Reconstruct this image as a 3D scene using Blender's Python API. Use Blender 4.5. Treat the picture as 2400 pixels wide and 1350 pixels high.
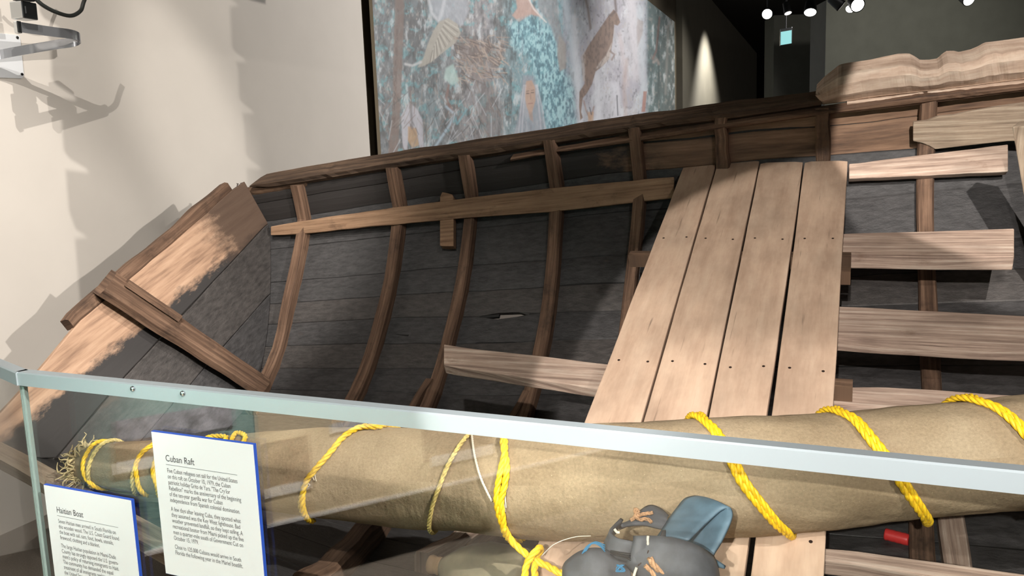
import bpy, math, random
import numpy as np
from mathutils import Vector, Matrix, noise as mnoise

random.seed(7); rng = np.random.default_rng(7)
for o in list(bpy.data.objects): bpy.data.objects.remove(o)
scene = bpy.context.scene
COL = scene.collection
def A(*v): return np.array(v, float)
def unit(v): v = np.asarray(v, float); return v/np.linalg.norm(v)
def lin(r, g, b):
    f = lambda c: (c/255/12.92) if c/255 <= .04045 else ((c/255+.055)/1.055)**2.4
    return (f(r), f(g), f(b), 1.0)

# ------------------------------------------------------------------ camera
FPX = 1900.0                       # focal length in pixels of the 2400 x 1350 frame
CAM = A(0, 0, 1.55)
_down = unit(A((1670-1200)/FPX, (13700-675)/FPX, 1.0))
_f = unit(A(0, 0, 1)-_down*_down[2]); _r = np.cross(_down, _f)
if _r[0] < 0: _r = -_r
RW = np.array([_r, _f, -_down])    # camera (x right, y down, z forward) -> world
def ray(px, py): return RW @ A((px-1200)/FPX, (py-675)/FPX, 1.0)
def on_plane(px, py, P, n):
    v = ray(px, py); return CAM+v*(((P-CAM)@n)/(v@n))
def at_depth(px, py, d): return CAM+ray(px, py)*d
def proj(P):
    c = RW.T @ (np.asarray(P)-CAM); return 1200+FPX*c[0]/c[2], 675+FPX*c[1]/c[2], c[2]
cd = bpy.data.cameras.new('camera'); cam = bpy.data.objects.new('camera', cd); COL.objects.link(cam)
cd.sensor_width = 36; cd.lens = FPX/2400*36; cd.clip_start = .02; cd.clip_end = 200
xa, ya, za = RW @ A(1, 0, 0), RW @ A(0, -1, 0), RW @ A(0, 0, -1)
cam.matrix_world = Matrix(((xa[0], ya[0], za[0], CAM[0]), (xa[1], ya[1], za[1], CAM[1]), (xa[2], ya[2], za[2], CAM[2]), (0, 0, 0, 1)))
scene.camera = cam

# ------------------------------------------------------------------ world, lights, exposure
w = bpy.data.worlds.new('world'); scene.world = w; w.use_nodes = True
w.node_tree.nodes['Background'].inputs[0].default_value = (1, .95, .88, 1)
w.node_tree.nodes['Background'].inputs[1].default_value = .16
scene.view_settings.view_transform = 'Standard'; scene.view_settings.look = 'None'
scene.view_settings.exposure = 0; scene.view_settings.gamma = 1
scene.view_settings.use_curve_mapping = False
def spot(name, loc, target, power, angle, blend=.15, radius=.03, col=(1, .93, .84)):
    d = bpy.data.lights.new(name, 'SPOT'); d.energy = power; d.spot_size = math.radians(angle); d.spot_blend = blend
    d.shadow_soft_size = radius; d.color = col
    o = bpy.data.objects.new(name, d); COL.objects.link(o); o.location = loc
    o.rotation_euler = (Vector(target)-Vector(loc)).to_track_quat('-Z', 'Y').to_euler(); return o
WARM = (1, .95, .89)
spot('key_spot', (-1.0, -2.3, 2.70), (.97, 2.10, .84), 980, 22.6, .04, .02, WARM)
spot('key_spot_b', (.2, -2.6, 4.1), (2.15, 3.3, 1.60), 2300, 13.5, .05, .02, WARM)
spot('key_spot_c', (-.9, -2.4, 3.2), (1.0, 2.15, .85), 380, 22, .08, .02, WARM)
spot('stern_spot', (3.3, -1.3, 2.6), (-2.25, 4.0, 1.45), 1050, 21, .35, .03, WARM)
spot('hull_fill', (1.6, -2.4, 4.0), (-.4, 3.5, 1.2), 200, 34, .6, .05, WARM)
spot('stern_spot_b', (1.6, -2.2, 4.0), (-2.3, 3.0, 1.0), 600, 22, .4, .03, WARM)
spot('wall_spot', (-.2, .9, 4.6), (-2.2, 4.0, 1.8), 560, 42, .3, .012, WARM)
spot('wall_spot_b', (-.70, -.30, 4.6), (-2.0, 4.4, 1.95), 560, 38, .3, .012, WARM)
spot('wall_fill', (2.6, 1.6, 2.9), (-1.45, 5.7, 2.15), 520, 32, .5, .03, WARM)
spot('bilge_spot', (2.2, -1.6, 3.6), (.75, 1.65, .55), 520, 22, .3, .02, WARM)
spot('mural_spot', (4.4, 7.5, 5.2), (.0, 9.0, 2.2), 1500, 85, .8, .1, (1, .97, .95))
spot('mural_spot_b', (6.4, 12.5, 5.4), (2.6, 15.0, 2.4), 1300, 85, .8, .1, (1, .97, .95))
spot('front_spot', (-.6, -1.4, 4.2), (-.7, 2.2, .7), 480, 36, .5, .05, WARM)
spot('sail_fill', (1.9, -.6, 3.7), (-.75, 2.25, .72), 1000, 19, .4, .03, WARM)  # added lamp that lifts the dim left end of the sail
spot('aisle_wash', (6.6, 21.6, 5.7), (5.6, 22.6, .8), 2200, 95, .7, .1, (1, .97, .9))
spot('aisle_fill', (6.5, 17.5, 5.4), (4.2, 18.8, 2.0), 500, 90, .9, .1, (1, .97, .9))
spot('gallery_wash', (5.4, 8.6, 3.7), (5.7, 12.0, 2.3), 330, 100, .9, .05, (1, .97, .9))
# ------------------------------------------------------------------ materials
class NT:
    def __init__(s, name):
        s.m = bpy.data.materials.new(name); s.m.use_nodes = True; s.t = s.m.node_tree
        s.b = s.t.nodes['Principled BSDF']
    def n(s, typ, **kw):
        nd = s.t.nodes.new(typ)
        for k, v in kw.items():
            if isinstance(k, str) and k.startswith('i_'):
                nd.inputs[int(k[2:])].default_value = v
            else: setattr(nd, k, v)
        return nd
    def l(s, a, b): s.t.links.new(a, b)
    def noise(s, vec, scale, detail=4, rough=.55):
        nd = s.n('ShaderNodeTexNoise'); nd.inputs['Scale'].default_value = scale; nd.inputs['Detail'].default_value = detail
        nd.inputs['Roughness'].default_value = rough
        if vec is not None: s.l(vec, nd.inputs['Vector'])
        return nd.outputs[0]
    def ramp(s, fac, stops):
        nd = s.n('ShaderNodeValToRGB'); e = nd.color_ramp.elements
        while len(e) < len(stops): e.new(.5)
        for i, (p, c) in enumerate(stops): e[i].position = p; e[i].color = c if len(c) == 4 else (*c, 1)
        s.l(fac, nd.inputs[0]); return nd.outputs[0]
    def mix(s, fac, a, b, mode='MIX'):
        nd = s.n('ShaderNodeMix', data_type='RGBA', blend_type=mode)
        if isinstance(fac, float): nd.inputs[0].default_value = fac
        else: s.l(fac, nd.inputs[0])
        for sock, v in ((nd.inputs[6], a), (nd.inputs[7], b)):
            if isinstance(v, tuple): sock.default_value = v
            else: s.l(v, sock)
        return nd.outputs[2]
    def bump(s, h, strength=.3, dist=.01):
        nd = s.n('ShaderNodeBump'); nd.inputs['Strength'].default_value = strength; nd.inputs['Distance'].default_value = dist
        s.l(h, nd.inputs['Height']); s.l(nd.outputs[0], s.b.inputs['Normal'])
    def coord(s, scale=(1, 1, 1), kind='UV', rand=True):
        tc = s.n('ShaderNodeTexCoord'); out = tc.outputs[kind]
        if rand:
            oi = s.n('ShaderNodeObjectInfo'); ad = s.n('ShaderNodeVectorMath', operation='ADD')
            ml = s.n('ShaderNodeMath', operation='MULTIPLY'); s.l(oi.outputs['Random'], ml.inputs[0]); ml.inputs[1].default_value = 37.0
            s.l(out, ad.inputs[0]); s.l(ml.outputs[0], ad.inputs[1]); out = ad.outputs[0]
        mp = s.n('ShaderNodeMapping'); mp.inputs['Scale'].default_value = scale; s.l(out, mp.inputs['Vector'])
        return mp.outputs[0]
G = lambda v: (v, v, v, 1)
def wood(name, dark, mid, light, stain=.4, staincol=(35, 28, 24), bump=.35, rough=.78, grain=34, blotch=1.6):
    k = NT(name)
    c1 = k.coord((1.3, grain, 1)); c2 = k.coord((1, 1.6, 1))
    g = k.noise(c1, 2.0, 8, .66); v = k.noise(c2, blotch*2, 5, .65)
    col = k.ramp(g, [(.28, lin(*dark)), (.5, lin(*mid)), (.72, lin(*light))])
    var = k.ramp(v, [(.3, G(.62)), (.7, G(1.12))]); col = k.mix(.8, col, var, 'MULTIPLY')
    st = k.noise(c2, 5.5, 6, .7); sm = k.ramp(st, [(.70-.3*stain, G(0)), (.88-.24*stain, G(.8))])
    col = k.mix(sm, col, lin(*staincol))
    ck = k.noise(k.coord((.9, grain*2.6, 1)), 3.2, 3); cm = k.ramp(ck, [(.26, G(.55)), (.33, G(0))])
    col = k.mix(cm, col, lin(*[x*.45 for x in dark]))
    k.l(col, k.b.inputs['Base Color']); k.b.inputs['Roughness'].default_value = rough
    k.b.inputs['Specular IOR Level'].default_value = .25
    k.bump(g, bump, .006); return k.m
def plain(name, c, rough=.6, metal=0, spec=.4, nz=0, nscale=60, bump=0):
    k = NT(name); k.b.inputs['Roughness'].default_value = rough; k.b.inputs['Metallic'].default_value = metal
    k.b.inputs['Specular IOR Level'].default_value = spec
    if nz or bump:
        x = k.noise(k.coord((1, 1, 1), 'Object', False), nscale, 5)
        col = k.mix(k.ramp(x, [(.3, G(0)), (.7, G(1))]), lin(*[v*(1-nz) for v in c]), lin(*[min(255, v*(1+nz)) for v in c]))
        k.l(col, k.b.inputs['Base Color'])
        if bump: k.bump(x, bump, .01)
    else: k.b.inputs['Base Color'].default_value = lin(*c)
    return k.m
def emit(name, c, s):
    k = NT(name); k.b.inputs['Base Color'].default_value = (0, 0, 0, 1)
    k.b.inputs['Emission Color'].default_value = c; k.b.inputs['Emission Strength'].default_value = s; return k.m
MAT = {}
MAT['deck'] = wood('deck_wood', (178, 148, 126), (196, 167, 144), (208, 181, 158), .16, (150, 122, 108), .2, .75, 9, 1.2)
MAT['slat'] = wood('slat_wood', (112, 92, 82), (172, 148, 132), (206, 188, 172), .3, (96, 70, 52), .5)
MAT['weathered'] = wood('weathered_wood', (116, 98, 84), (168, 148, 128), (196, 180, 160), .25, (84, 60, 46), .5)
MAT['brown'] = wood('brown_wood', (58, 44, 35), (98, 76, 60), (130, 104, 84), .5, (34, 27, 23), .5)
MAT['rib'] = wood('rib_wood', (62, 46, 37), (106, 82, 66), (138, 110, 90), .62, (30, 26, 24), .5)
MAT['riser'] = wood('riser_wood', (104, 78, 58), (150, 119, 94), (172, 140, 112), .5, (44, 32, 26), .4)
MAT['gunwale'] = wood('gunwale_wood', (44, 34, 28), (78, 62, 50), (112, 90, 72), .4, (26, 22, 19), .7)
MAT['driftwood'] = wood('driftwood', (146, 120, 102), (192, 167, 148), (216, 198, 180), .3, (84, 62, 48), .5, .8, 9)
def tar(name, base=(64, 61, 60), wooden=(96, 74, 62), amt=.0):
    k = NT(name); c = k.coord((1, 2.2, 1)); f = k.coord((2.5, 7, 1))
    a = k.noise(f, 9, 8, .65); b = k.noise(c, 2.2, 5)
    col = k.ramp(a, [(.3, lin(*[v*.72 for v in base])), (.7, lin(*[v*1.16 for v in base]))])
    wm = k.ramp(b, [(.66-amt, G(0)), (.74-amt, G(.8))]); col = k.mix(wm, col, lin(*wooden))
    k.l(col, k.b.inputs['Base Color']); k.b.inputs['Roughness'].default_value = .5; k.b.inputs['Specular IOR Level'].default_value = .35
    k.bump(k.noise(k.coord((3, 6, 1)), 12, 8, .7), .55, .008); return k.m
MAT['tar'] = tar('tarred_plank', (62, 60, 60), (84, 70, 62), -.03); MAT['tar_worn'] = tar('tarred_plank_worn', (68, 64, 62), (96, 78, 68), .02)
def sheer_mat():
    # upper planks: bare brown timber amidships, towards the stern darkened for tar and painted-in gunwale shade (u = metres along the boat)
    k = NT('sheer_plank_wood'); c = k.coord((1.3, 16, 1)); g = k.noise(c, 2, 8, .66)
    col = k.ramp(g, [(.3, lin(74, 54, 42)), (.5, lin(118, 90, 70)), (.72, lin(150, 118, 94))])
    tc = k.n('ShaderNodeTexCoord'); sx = k.n('ShaderNodeSeparateXYZ'); k.l(tc.outputs['UV'], sx.inputs[0])
    n2 = k.noise(k.coord((2, 4, 1)), 3, 6, .7); ad = k.n('ShaderNodeMath', operation='ADD'); ml = k.n('ShaderNodeMath', operation='MULTIPLY'); ml.inputs[1].default_value = .7
    k.l(n2, ml.inputs[0]); k.l(ml.outputs[0], ad.inputs[0]); k.l(sx.outputs[0], ad.inputs[1]); a2 = k.n('ShaderNodeMath', operation='ADD'); a2.inputs[1].default_value = 1.1; k.l(ad.outputs[0], a2.inputs[0])
    m = k.ramp(a2.outputs[0], [(.42, G(1)), (.62, G(0))]); col = k.mix(m, col, lin(34, 29, 27))
    k.l(col, k.b.inputs['Base Color']); k.b.inputs['Roughness'].default_value = .75; k.bump(g, .4, .006); return k.m
MAT['sheer'] = sheer_mat()
def transom_mat():
    # bare tan board whose lower edge and far end are smeared with tar (v = across, u = along)
    k = NT('transom_board'); c1 = k.coord((1.3, 14, 1)); c2 = k.coord((1, 1.3, 1), rand=False)
    g = k.noise(c1, 3, 7, .62); col = k.ramp(g, [(.28, lin(122, 94, 76)), (.5, lin(170, 137, 112)), (.74, lin(192, 160, 134))])
    sx = k.n('ShaderNodeSeparateXYZ'); k.l(c2, sx.inputs[0])
    nz = k.noise(k.coord((4, 9, 1), rand=False), 3.0, 8, .7)
    def mth(op, a, b):
        m = k.n('ShaderNodeMath', operation=op)
        for s_, v in ((m.inputs[0], a), (m.inputs[1], b)):
            if isinstance(v, float): s_.default_value = v
            else: k.l(v, s_)
        return m.outputs[0]
    e1 = mth('ADD', mth('MULTIPLY', sx.outputs[1], -3.0), mth('MULTIPLY', nz, .55))     # towards lower edge
    e2 = mth('ADD', mth('MULTIPLY', sx.outputs[0], 2.6), mth('MULTIPLY', nz, .9))      # towards the far end
    m1 = k.ramp(e1, [(.86, G(0)), (1.04, G(1))]); m2 = k.ramp(mth('SUBTRACT', e2, 2.0), [(.36, G(0)), (.72, G(.9))])
    col = k.mix(m1, col, lin(52, 49, 48)); col = k.mix(m2, col, lin(74, 58, 48))
    k.l(col, k.b.inputs['Base Color']); k.b.inputs['Roughness'].default_value = .7; k.bump(g, .3, .005); return k.m
MAT['transom'] = transom_mat()
def canvas():
    k = NT('sail_canvas'); c = k.coord((1, 1, 1), 'UV', False)
    x = k.noise(c, 3.0, 5); y = k.noise(k.coord((900, 900, 1), 'UV', False), 1, 2); s = k.noise(c, 7, 6, .7)
    col = k.ramp(x, [(.3, lin(128, 111, 88)), (.55, lin(150, 133, 108)), (.75, lin(164, 149, 124))])
    col = k.mix(k.ramp(s, [(.58, G(0)), (.8, G(.5))]), col, lin(108, 84, 60))
    z = k.noise(k.coord((140, 140, 1), 'UV', False), 1, 4, .7); col = k.mix(.55, col, k.ramp(z, [(.3, G(.62)), (.7, G(1.2))]), 'MULTIPLY')
    fl = k.noise(k.coord((260, 260, 1), 'UV', False), 1, 1); col = k.mix(k.ramp(fl, [(.72, G(0)), (.8, G(.6))]), col, lin(206, 190, 160))
    k.l(col, k.b.inputs['Base Color']); k.b.inputs['Roughness'].default_value = .9; k.b.inputs['Specular IOR Level'].default_value = .1
    fd = k.noise(k.coord((8, 3.5, 1), 'UV', False), 1, 4, .6); sc_ = k.n('ShaderNodeMath', operation='MULTIPLY'); sc_.inputs[1].default_value = 9.0; k.l(fd, sc_.inputs[0])
    ad = k.n('ShaderNodeMath', operation='ADD'); k.l(sc_.outputs[0], ad.inputs[0]); k.l(z, ad.inputs[1]); k.bump(ad.outputs[0], .6, .003); return k.m
MAT['canvas'] = canvas()
MAT['rope'] = plain('yellow_rope', (228, 186, 34), .5, 0, .4, .12, 90)
MAT['old_rope'] = plain('faded_rope', (196, 176, 110), .8, 0, .2, .2, 120)
MAT['twine'] = plain('tan_twine', (166, 130, 98), .9, 0, .1, .2, 200)
MAT['string'] = plain('white_string', (200, 192, 176), .9, 0, .1)
MAT['blue_thread'] = plain('blue_thread', (36, 104, 140), .6)
MAT['fray'] = plain('frayed_fibre', (176, 160, 122), .95, 0, .1, .2, 100)
MAT['alu'] = plain('brushed_aluminium', (172, 182, 188), .5, .5, .5)
MAT['steel'] = plain('polished_steel', (200, 204, 206), .18, 1)
MAT['plate'] = plain('satin_steel_plate', (244, 246, 248), .3, .3, .6)
MAT['chrome'] = plain('chrome', (206, 208, 212), .12, .8)
MAT['black_metal'] = plain('black_metal', (14, 14, 14), .5)
MAT['cable'] = plain('cable_sheath', (40, 42, 40), .35)
MAT['paper'] = plain('sign_card', (214, 214, 216), .7, 0, .2)
MAT['blue_core'] = plain('blue_board_core', (34, 74, 168), .6)
MAT['ink'] = plain('grey_ink', (60, 60, 62), .8)
MAT['ink_pale'] = plain('pale_grey_ink', (104, 104, 106), .8)
MAT['rubber'] = plain('dark_grey_rubber', (74, 76, 80), .62, 0, .35, .14, 25, .06)
MAT['rubber_blue'] = plain('blue_grey_rubber', (86, 108, 122), .55, 0, .4, .12, 18, .04)
MAT['jug'] = plain('dirty_plastic', (146, 136, 112), .5, 0, .35, .16, 9)
MAT['jug_neck'] = plain('stained_plastic', (150, 122, 92), .55, 0, .3, .15, 20)
MAT['red'] = plain('red_plastic', (196, 52, 50), .4)
MAT['nail'] = plain('rusty_nail', (52, 38, 32), .6, .4)
MAT['wall'] = plain('cream_wall_paint', (206, 199, 190), .36, 0, .5, .012, 3)
MAT['dark_wall'] = plain('charcoal_wall_paint', (92, 92, 84), .75, 0, .3, .04, 4)
MAT['aisle_wall'] = plain('aisle_wall_paint', (104, 100, 90), .7, 0, .3, .03, 2)
MAT['recess'] = plain('recess_dark', (92, 84, 70), .7)  # recessed wall gets a darker tone than the cream wall
MAT['ceiling'] = plain('black_ceiling', (10, 10, 10), .9)
MAT['carpet'] = plain('grey_carpet', (112, 104, 96), .95, 0, .1, .12, 160, .2)
MAT['lamp'] = emit('lamp_glow', (1, .97, .9, 1), 14)
MAT['lamp_dim'] = emit('lamp_glow_dim', (1, .97, .92, 1), 1.2)
MAT['sign_glow'] = emit('lit_sign_face', (.34, .80, .80, 1), .9)
MAT['cradle'] = plain('cradle_paint', (30, 29, 28), .8)
def glass():
    k = NT('clear_glass'); t = k.t; t.nodes.remove(k.b)
    tr = k.n('ShaderNodeBsdfTransparent'); tr.inputs[0].default_value = (.975, .985, .98, 1)
    gl = k.n('ShaderNodeBsdfGlossy'); gl.inputs['Roughness'].default_value = .0; gl.inputs[0].default_value = (1, 1, 1, 1)
    fr = k.n('ShaderNodeFresnel'); ge = k.n('ShaderNodeNewGeometry'); mr = k.n('ShaderNodeMapRange')   # same reflectance on the way in and out of the thin pane
    k.l(ge.outputs['Backfacing'], mr.inputs[0]); mr.inputs[3].default_value = 1.52; mr.inputs[4].default_value = 1/1.52; k.l(mr.outputs[0], fr.inputs[0])
    mx = k.n('ShaderNodeMixShader'); k.l(fr.outputs[0], mx.inputs[0]); k.l(tr.outputs[0], mx.inputs[1]); k.l(gl.outputs[0], mx.inputs[2])
    k.l(mx.outputs[0], t.nodes['Material Output'].inputs[0]); return k.m
MAT['glass'] = glass()
MAT['glass_edge'] = plain('polished_glass_edge', (150, 166, 162), .2, 0, .5)
MAT['teal'] = plain('teal_panel', (128, 164, 160), .7)

# ------------------------------------------------------------------ builders
def empty(name, loc, label, cat, group=None):
    o = bpy.data.objects.new(name, None); COL.objects.link(o); o.location = loc; o.empty_display_size = .1
    o['label'] = label; o['category'] = cat
    if group: o['group'] = group
    return o
def tag(o, label, cat, group=None):
    o['label'] = label; o['category'] = cat
    if group: o['group'] = group
    return o
def wloc(o):
    p = A(0, 0, 0)
    while o is not None: p = p+A(*o.location); o = o.parent
    return p
def mesh(name, V, F, mat, parent=None, uv=None, smooth=False, bevel=0, origin=None, kind=None):
    V = np.asarray(V, float); base = A(0, 0, 0)
    if parent is not None: base = wloc(parent); 
    elif origin is not None: base = A(*origin)
    me = bpy.data.meshes.new(name); me.from_pydata((V-base).tolist(), [], F); 
    if uv is not None:
        ul = me.uv_layers.new(name='UVMap'); idx = np.empty(len(me.loops), int); me.loops.foreach_get('vertex_index', idx)
        uv = np.asarray(uv, float)
        dat = uv if len(uv) == len(me.loops) and len(uv) != len(V) else uv[idx]
        ul.data.foreach_set('uv', dat.astype(np.float32).ravel())
    if smooth: me.polygons.foreach_set('use_smooth', [True]*len(me.polygons))
    me.validate(); me.update(); me.materials.append(MAT[mat] if isinstance(mat, str) else mat)
    o = bpy.data.objects.new(name, me); COL.objects.link(o)
    if parent is not None: o.parent = parent
    elif origin is not None: o.location = base
    if bevel:
        m = o.modifiers.new('bevel', 'BEVEL'); m.width = bevel; m.segments = 2; m.limit_method = 'ANGLE'; m.angle_limit = math.radians(40)
    if kind: o['kind'] = kind
    return o
def struct(name, V, F, mat, parent=None, **k):
    o = mesh(name, V, F, mat, parent, **k)
    if parent is None: o['kind'] = 'structure'
    return o
def boxvf(c, x, y, z):
    c, x, y, z = map(np.asarray, (c, x, y, z))
    V = [c+sx*x+sy*y+sz*z for sx in (-1, 1) for sy in (-1, 1) for sz in (-1, 1)]
    return V, [(0, 1, 3, 2), (4, 6, 7, 5), (0, 4, 5, 1), (2, 3, 7, 6), (0, 2, 6, 4), (1, 5, 7, 3)]
def loft(name, path, side, up, prof, mat, parent=None, smooth=False, bevel=0, origin=None, cap=True):
    """closed profile(s) [(a,b)..] swept along path; a along side, b along up"""
    path = np.asarray(path, float); N = len(path); V = []; n = len(prof[0]) if isinstance(prof[0][0], (tuple, list, np.ndarray)) else len(prof)
    one = not isinstance(prof[0][0], (tuple, list, np.ndarray))
    S = side if isinstance(side, list) else [side]*N; Up = up if isinstance(up, list) else [up]*N
    for i in range(N):
        for a, b in (prof if one else prof[i]): V.append(path[i]+S[i]*a+Up[i]*b)
    V = np.array(V); s = np.concatenate([[0], np.cumsum(np.linalg.norm(np.diff(path, axis=0), axis=1))])
    p0 = np.array(prof if one else prof[N//2]); per = np.concatenate([[0], np.cumsum(np.linalg.norm(np.diff(np.vstack([p0, p0[:1]]), axis=0), axis=1))])
    F = []; UV = []
    for i in range(N-1):
        for j in range(n):
            k = (j+1) % n; F.append((i*n+j, i*n+k, (i+1)*n+k, (i+1)*n+j))
            UV += [(s[i], per[j]), (s[i], per[j+1]), (s[i+1], per[j+1]), (s[i+1], per[j])]
    if cap:
        F.append(tuple(range(n-1, -1, -1))); UV += [(p0[j][1]*.3, p0[j][0]) for j in range(n-1, -1, -1)]
        F.append(tuple((N-1)*n+j for j in range(n))); UV += [(p0[j][1]*.3, p0[j][0]) for j in range(n)]
    o = mesh(name, V, F, mat, parent, UV, smooth, bevel, origin); return o
def catmull(P, n=12):
    P = np.asarray(P, float); Q = np.vstack([2*P[0]-P[1], P, 2*P[-1]-P[-2]]); out = []
    for i in range(1, len(Q)-2):
        for k in range(n):
            t = k/n; out.append(.5*((2*Q[i])+(-Q[i-1]+Q[i+1])*t+(2*Q[i-1]-5*Q[i]+4*Q[i+1]-Q[i+2])*t*t+(-Q[i-1]+3*Q[i]-3*Q[i+1]+Q[i+2])*t**3))
    out.append(P[-1]); return np.array(out)
def resample(P, d):
    s = np.concatenate([[0], np.cumsum(np.linalg.norm(np.diff(P, axis=0), axis=1))]); m = max(3, int(s[-1]/d)+1)
    q = np.linspace(0, s[-1], m); return np.stack([np.interp(q, s, P[:, k]) for k in range(3)], 1)
def frames(P):
    T = np.gradient(P, axis=0); T /= np.linalg.norm(T, axis=1)[:, None]+1e-12
    a = np.cross(T[0], A(.3, .2, .93)); a = unit(a); Ns = [a]
    for i in range(1, len(P)):
        v = Ns[-1]-T[i]*(Ns[-1]@T[i]); Ns.append(unit(v))
    Ns = np.array(Ns); return Ns, np.cross(T, Ns)
def tubevf(P, r, n=8, closed=False):
    P = np.asarray(P, float); N1, N2 = frames(P); r = np.broadcast_to(np.asarray(r, float), (len(P),)); V = []; F = []
    for i in range(len(P)):
        for j in range(n):
            a = 2*math.pi*j/n; V.append(P[i]+r[i]*(N1[i]*math.cos(a)+N2[i]*math.sin(a)))
    for i in range(len(P)-1):
        for j in range(n): k = (j+1) % n; F.append((i*n+j, i*n+k, (i+1)*n+k, (i+1)*n+j))
    F.append(tuple(range(n-1, -1, -1))); F.append(tuple((len(P)-1)*n+j for j in range(n)))
    return V, F
def tube(name, P, r, mat, parent=None, n=8, origin=None):
    V, F = tubevf(P, r, n); return mesh(name, V, F, mat, parent, None, True, 0, origin)
def join(parts):
    V = []; F = []
    for v, f in parts: o = len(V); V += list(v); F += [tuple(i+o for i in q) for q in f]
    return V, F
def rope(name, pts, r, mat, parent, pitch=None, strands=3):
    pitch = pitch or r*7.5; P = resample(catmull(pts, 14), pitch/9); N1, N2 = frames(P)
    s = np.concatenate([[0], np.cumsum(np.linalg.norm(np.diff(P, axis=0), axis=1))]); parts = []
    for k in range(strands):
        a = 2*math.pi*(s/pitch+k/strands); Q = P+(r*.5)*(N1*np.cos(a)[:, None]+N2*np.sin(a)[:, None])
        parts.append(tubevf(Q, r*.58, 6))
    V, F = join(parts); return mesh(name, V, F, mat, parent, None, True)
def board(name, pts, nrm, th, along, mat, parent=None, bevel=.003, uv0=None):
    """flat board: outline pts (visible face), thickness going along -nrm"""
    pts = np.asarray(pts, float); n = len(pts); nrm = unit(nrm); along = unit(along); across = np.cross(nrm, along)
    c = sum(np.cross(pts[i]-pts[0], pts[(i+1) % n]-pts[0]) for i in range(n))
    if c@nrm < 0: pts = pts[::-1]
    V = np.vstack([pts, pts-nrm*th]); F = [tuple(range(n)), tuple(range(2*n-1, n-1, -1))]
    for i in range(n): k = (i+1) % n; F.append((i, i+n, k+n, k))
    o0 = pts.mean(0) if uv0 is None else uv0
    uv = [((p-o0)@along, (p-o0)@across+((i//n)*th)) for i, p in enumerate(V)]
    return mesh(name, V, F, mat, parent, uv, False, bevel)
def nz(x, y=0., z=0.): return mnoise.noise(Vector((x, y, z)))
def interp(x, pts): return float(np.interp(x, [q[0] for q in pts], [q[1] for q in pts]))

# ------------------------------------------------------------------ shell of the gallery
ang = math.radians(22.4); WD = A(math.sin(ang), math.cos(ang), 0); WN = A(WD[1], -WD[0], 0)      # side wall direction / facing normal
v = ray(0, 1255); WP = CAM+v*(-1.55/v[2])                                                       # its foot at the left of the frame
def wallpt(s, z, off=0.): p = WP+WD*s+WN*off; return A(p[0], p[1], z)
struct('floor', [A(-14, -8, 0), A(26, -8, 0), A(26, 42, 0), A(-14, 42, 0)], [(0, 1, 2, 3)], 'carpet')
struct('ceiling', [A(-14, -8, 6), A(26, -8, 6), A(26, 42, 6), A(-14, 42, 6)], [(3, 2, 1, 0)], 'ceiling')
def wallslab(name, s0, s1, z0, z1, off, th, mat, **k):
    c = (wallpt(s0, z0, off)+wallpt(s1, z1, off))/2-WN*th/2
    V, F = boxvf(c, WD*(s1-s0)/2, WN*th/2, A(0, 0, (z1-z0)/2)); return struct(name, V, F, mat, **k)
sE = (on_plane(858, 200, WP, WN)-WP)@WD
wallslab('wall_left', -5.0, sE, 0, 6, 0, .25, 'wall')
wallslab('wall_recess', sE, 17.0, 0, 6, -.16, .2, 'recess')
sM0 = (on_plane(884, 200, WP-WN*.02, WN)-WP)@WD; sM1 = (on_plane(1582, 100, WP-WN*.02, WN)-WP)@WD
wallslab('wall_aisle', 17.0, 34.0, 0, 6, -.02, .25, 'aisle_wall')
def front_wall(name, px0, px1, Y, ztop, mat, th=.6):
    a = CAM+ray(px0, 250)*(Y/ray(px0, 250)[1]); b = CAM+ray(px1, 250)*(Y/ray(px1, 250)[1])
    V, F = boxvf(A((a[0]+b[0])/2, Y+th/2, ztop/2), A((b[0]-a[0])/2, 0, 0), A(0, th/2, 0), A(0, 0, ztop/2)); return struct(name, V, F, mat)
front_wall('wall_gallery', 1932, 3000, 12.0, 3.78, 'dark_wall')
front_wall('wall_pier', 1812, 2060, 17.0, 4.45, 'dark_wall')
V, F = boxvf(A(14, 40, 3), A(14, 0, 0), A(0, .2, 0), A(0, 0, 3)); struct('wall_back', V, F, 'ceiling')

# ------------------------------------------------------------------ boat frame
BB = unit(ray(2035, -620)); _a = math.atan2(BB[0], BB[1])+math.pi/2
BL = A(math.sin(_a), math.cos(_a), 0); BU = np.cross(BL, BB); P0 = at_depth(1955, 975, 2.22)
def lbu(X): d = X-P0; return A(d@BL, d@BB, d@BU)
def W(l, b, u): return P0+BL*l+BB*b+BU*u
def deckpx(px, py, u=0.): return lbu(on_plane(px, py, P0+BU*u, BU))
bf = lambda l: interp(l, [(-3, 1.07), (-2.72, 1.13), (-1.8, 1.37), (-.75, 1.56), (0, 1.68), (.8, 1.77), (1.6, 1.8)])
bn = lambda l: interp(l, [(-3, -.50), (-2.72, -.56), (-2.4, -.63), (-1.7, -.80), (-1.3, -.89), (-.5, -.95), (.8, -.96), (1.6, -.96)])
uk = lambda l: interp(l, [(-2.72, -.58), (-1.5, -.52), (0, -.46), (.8, -.44)])
pw = lambda l: interp(l, [(-2.72, 1.6), (-1.5, 1.9), (0, 2.3), (.8, 2.4)])
ug = lambda l: interp(l, [(-3, .17), (-2.2, .20), (-1.6, .22), (-1.1, .25), (-.4, .25), (0, .24), (.8, .27)])
bc = lambda l: (bf(l)+bn(l))/2
_cache = {}
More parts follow.
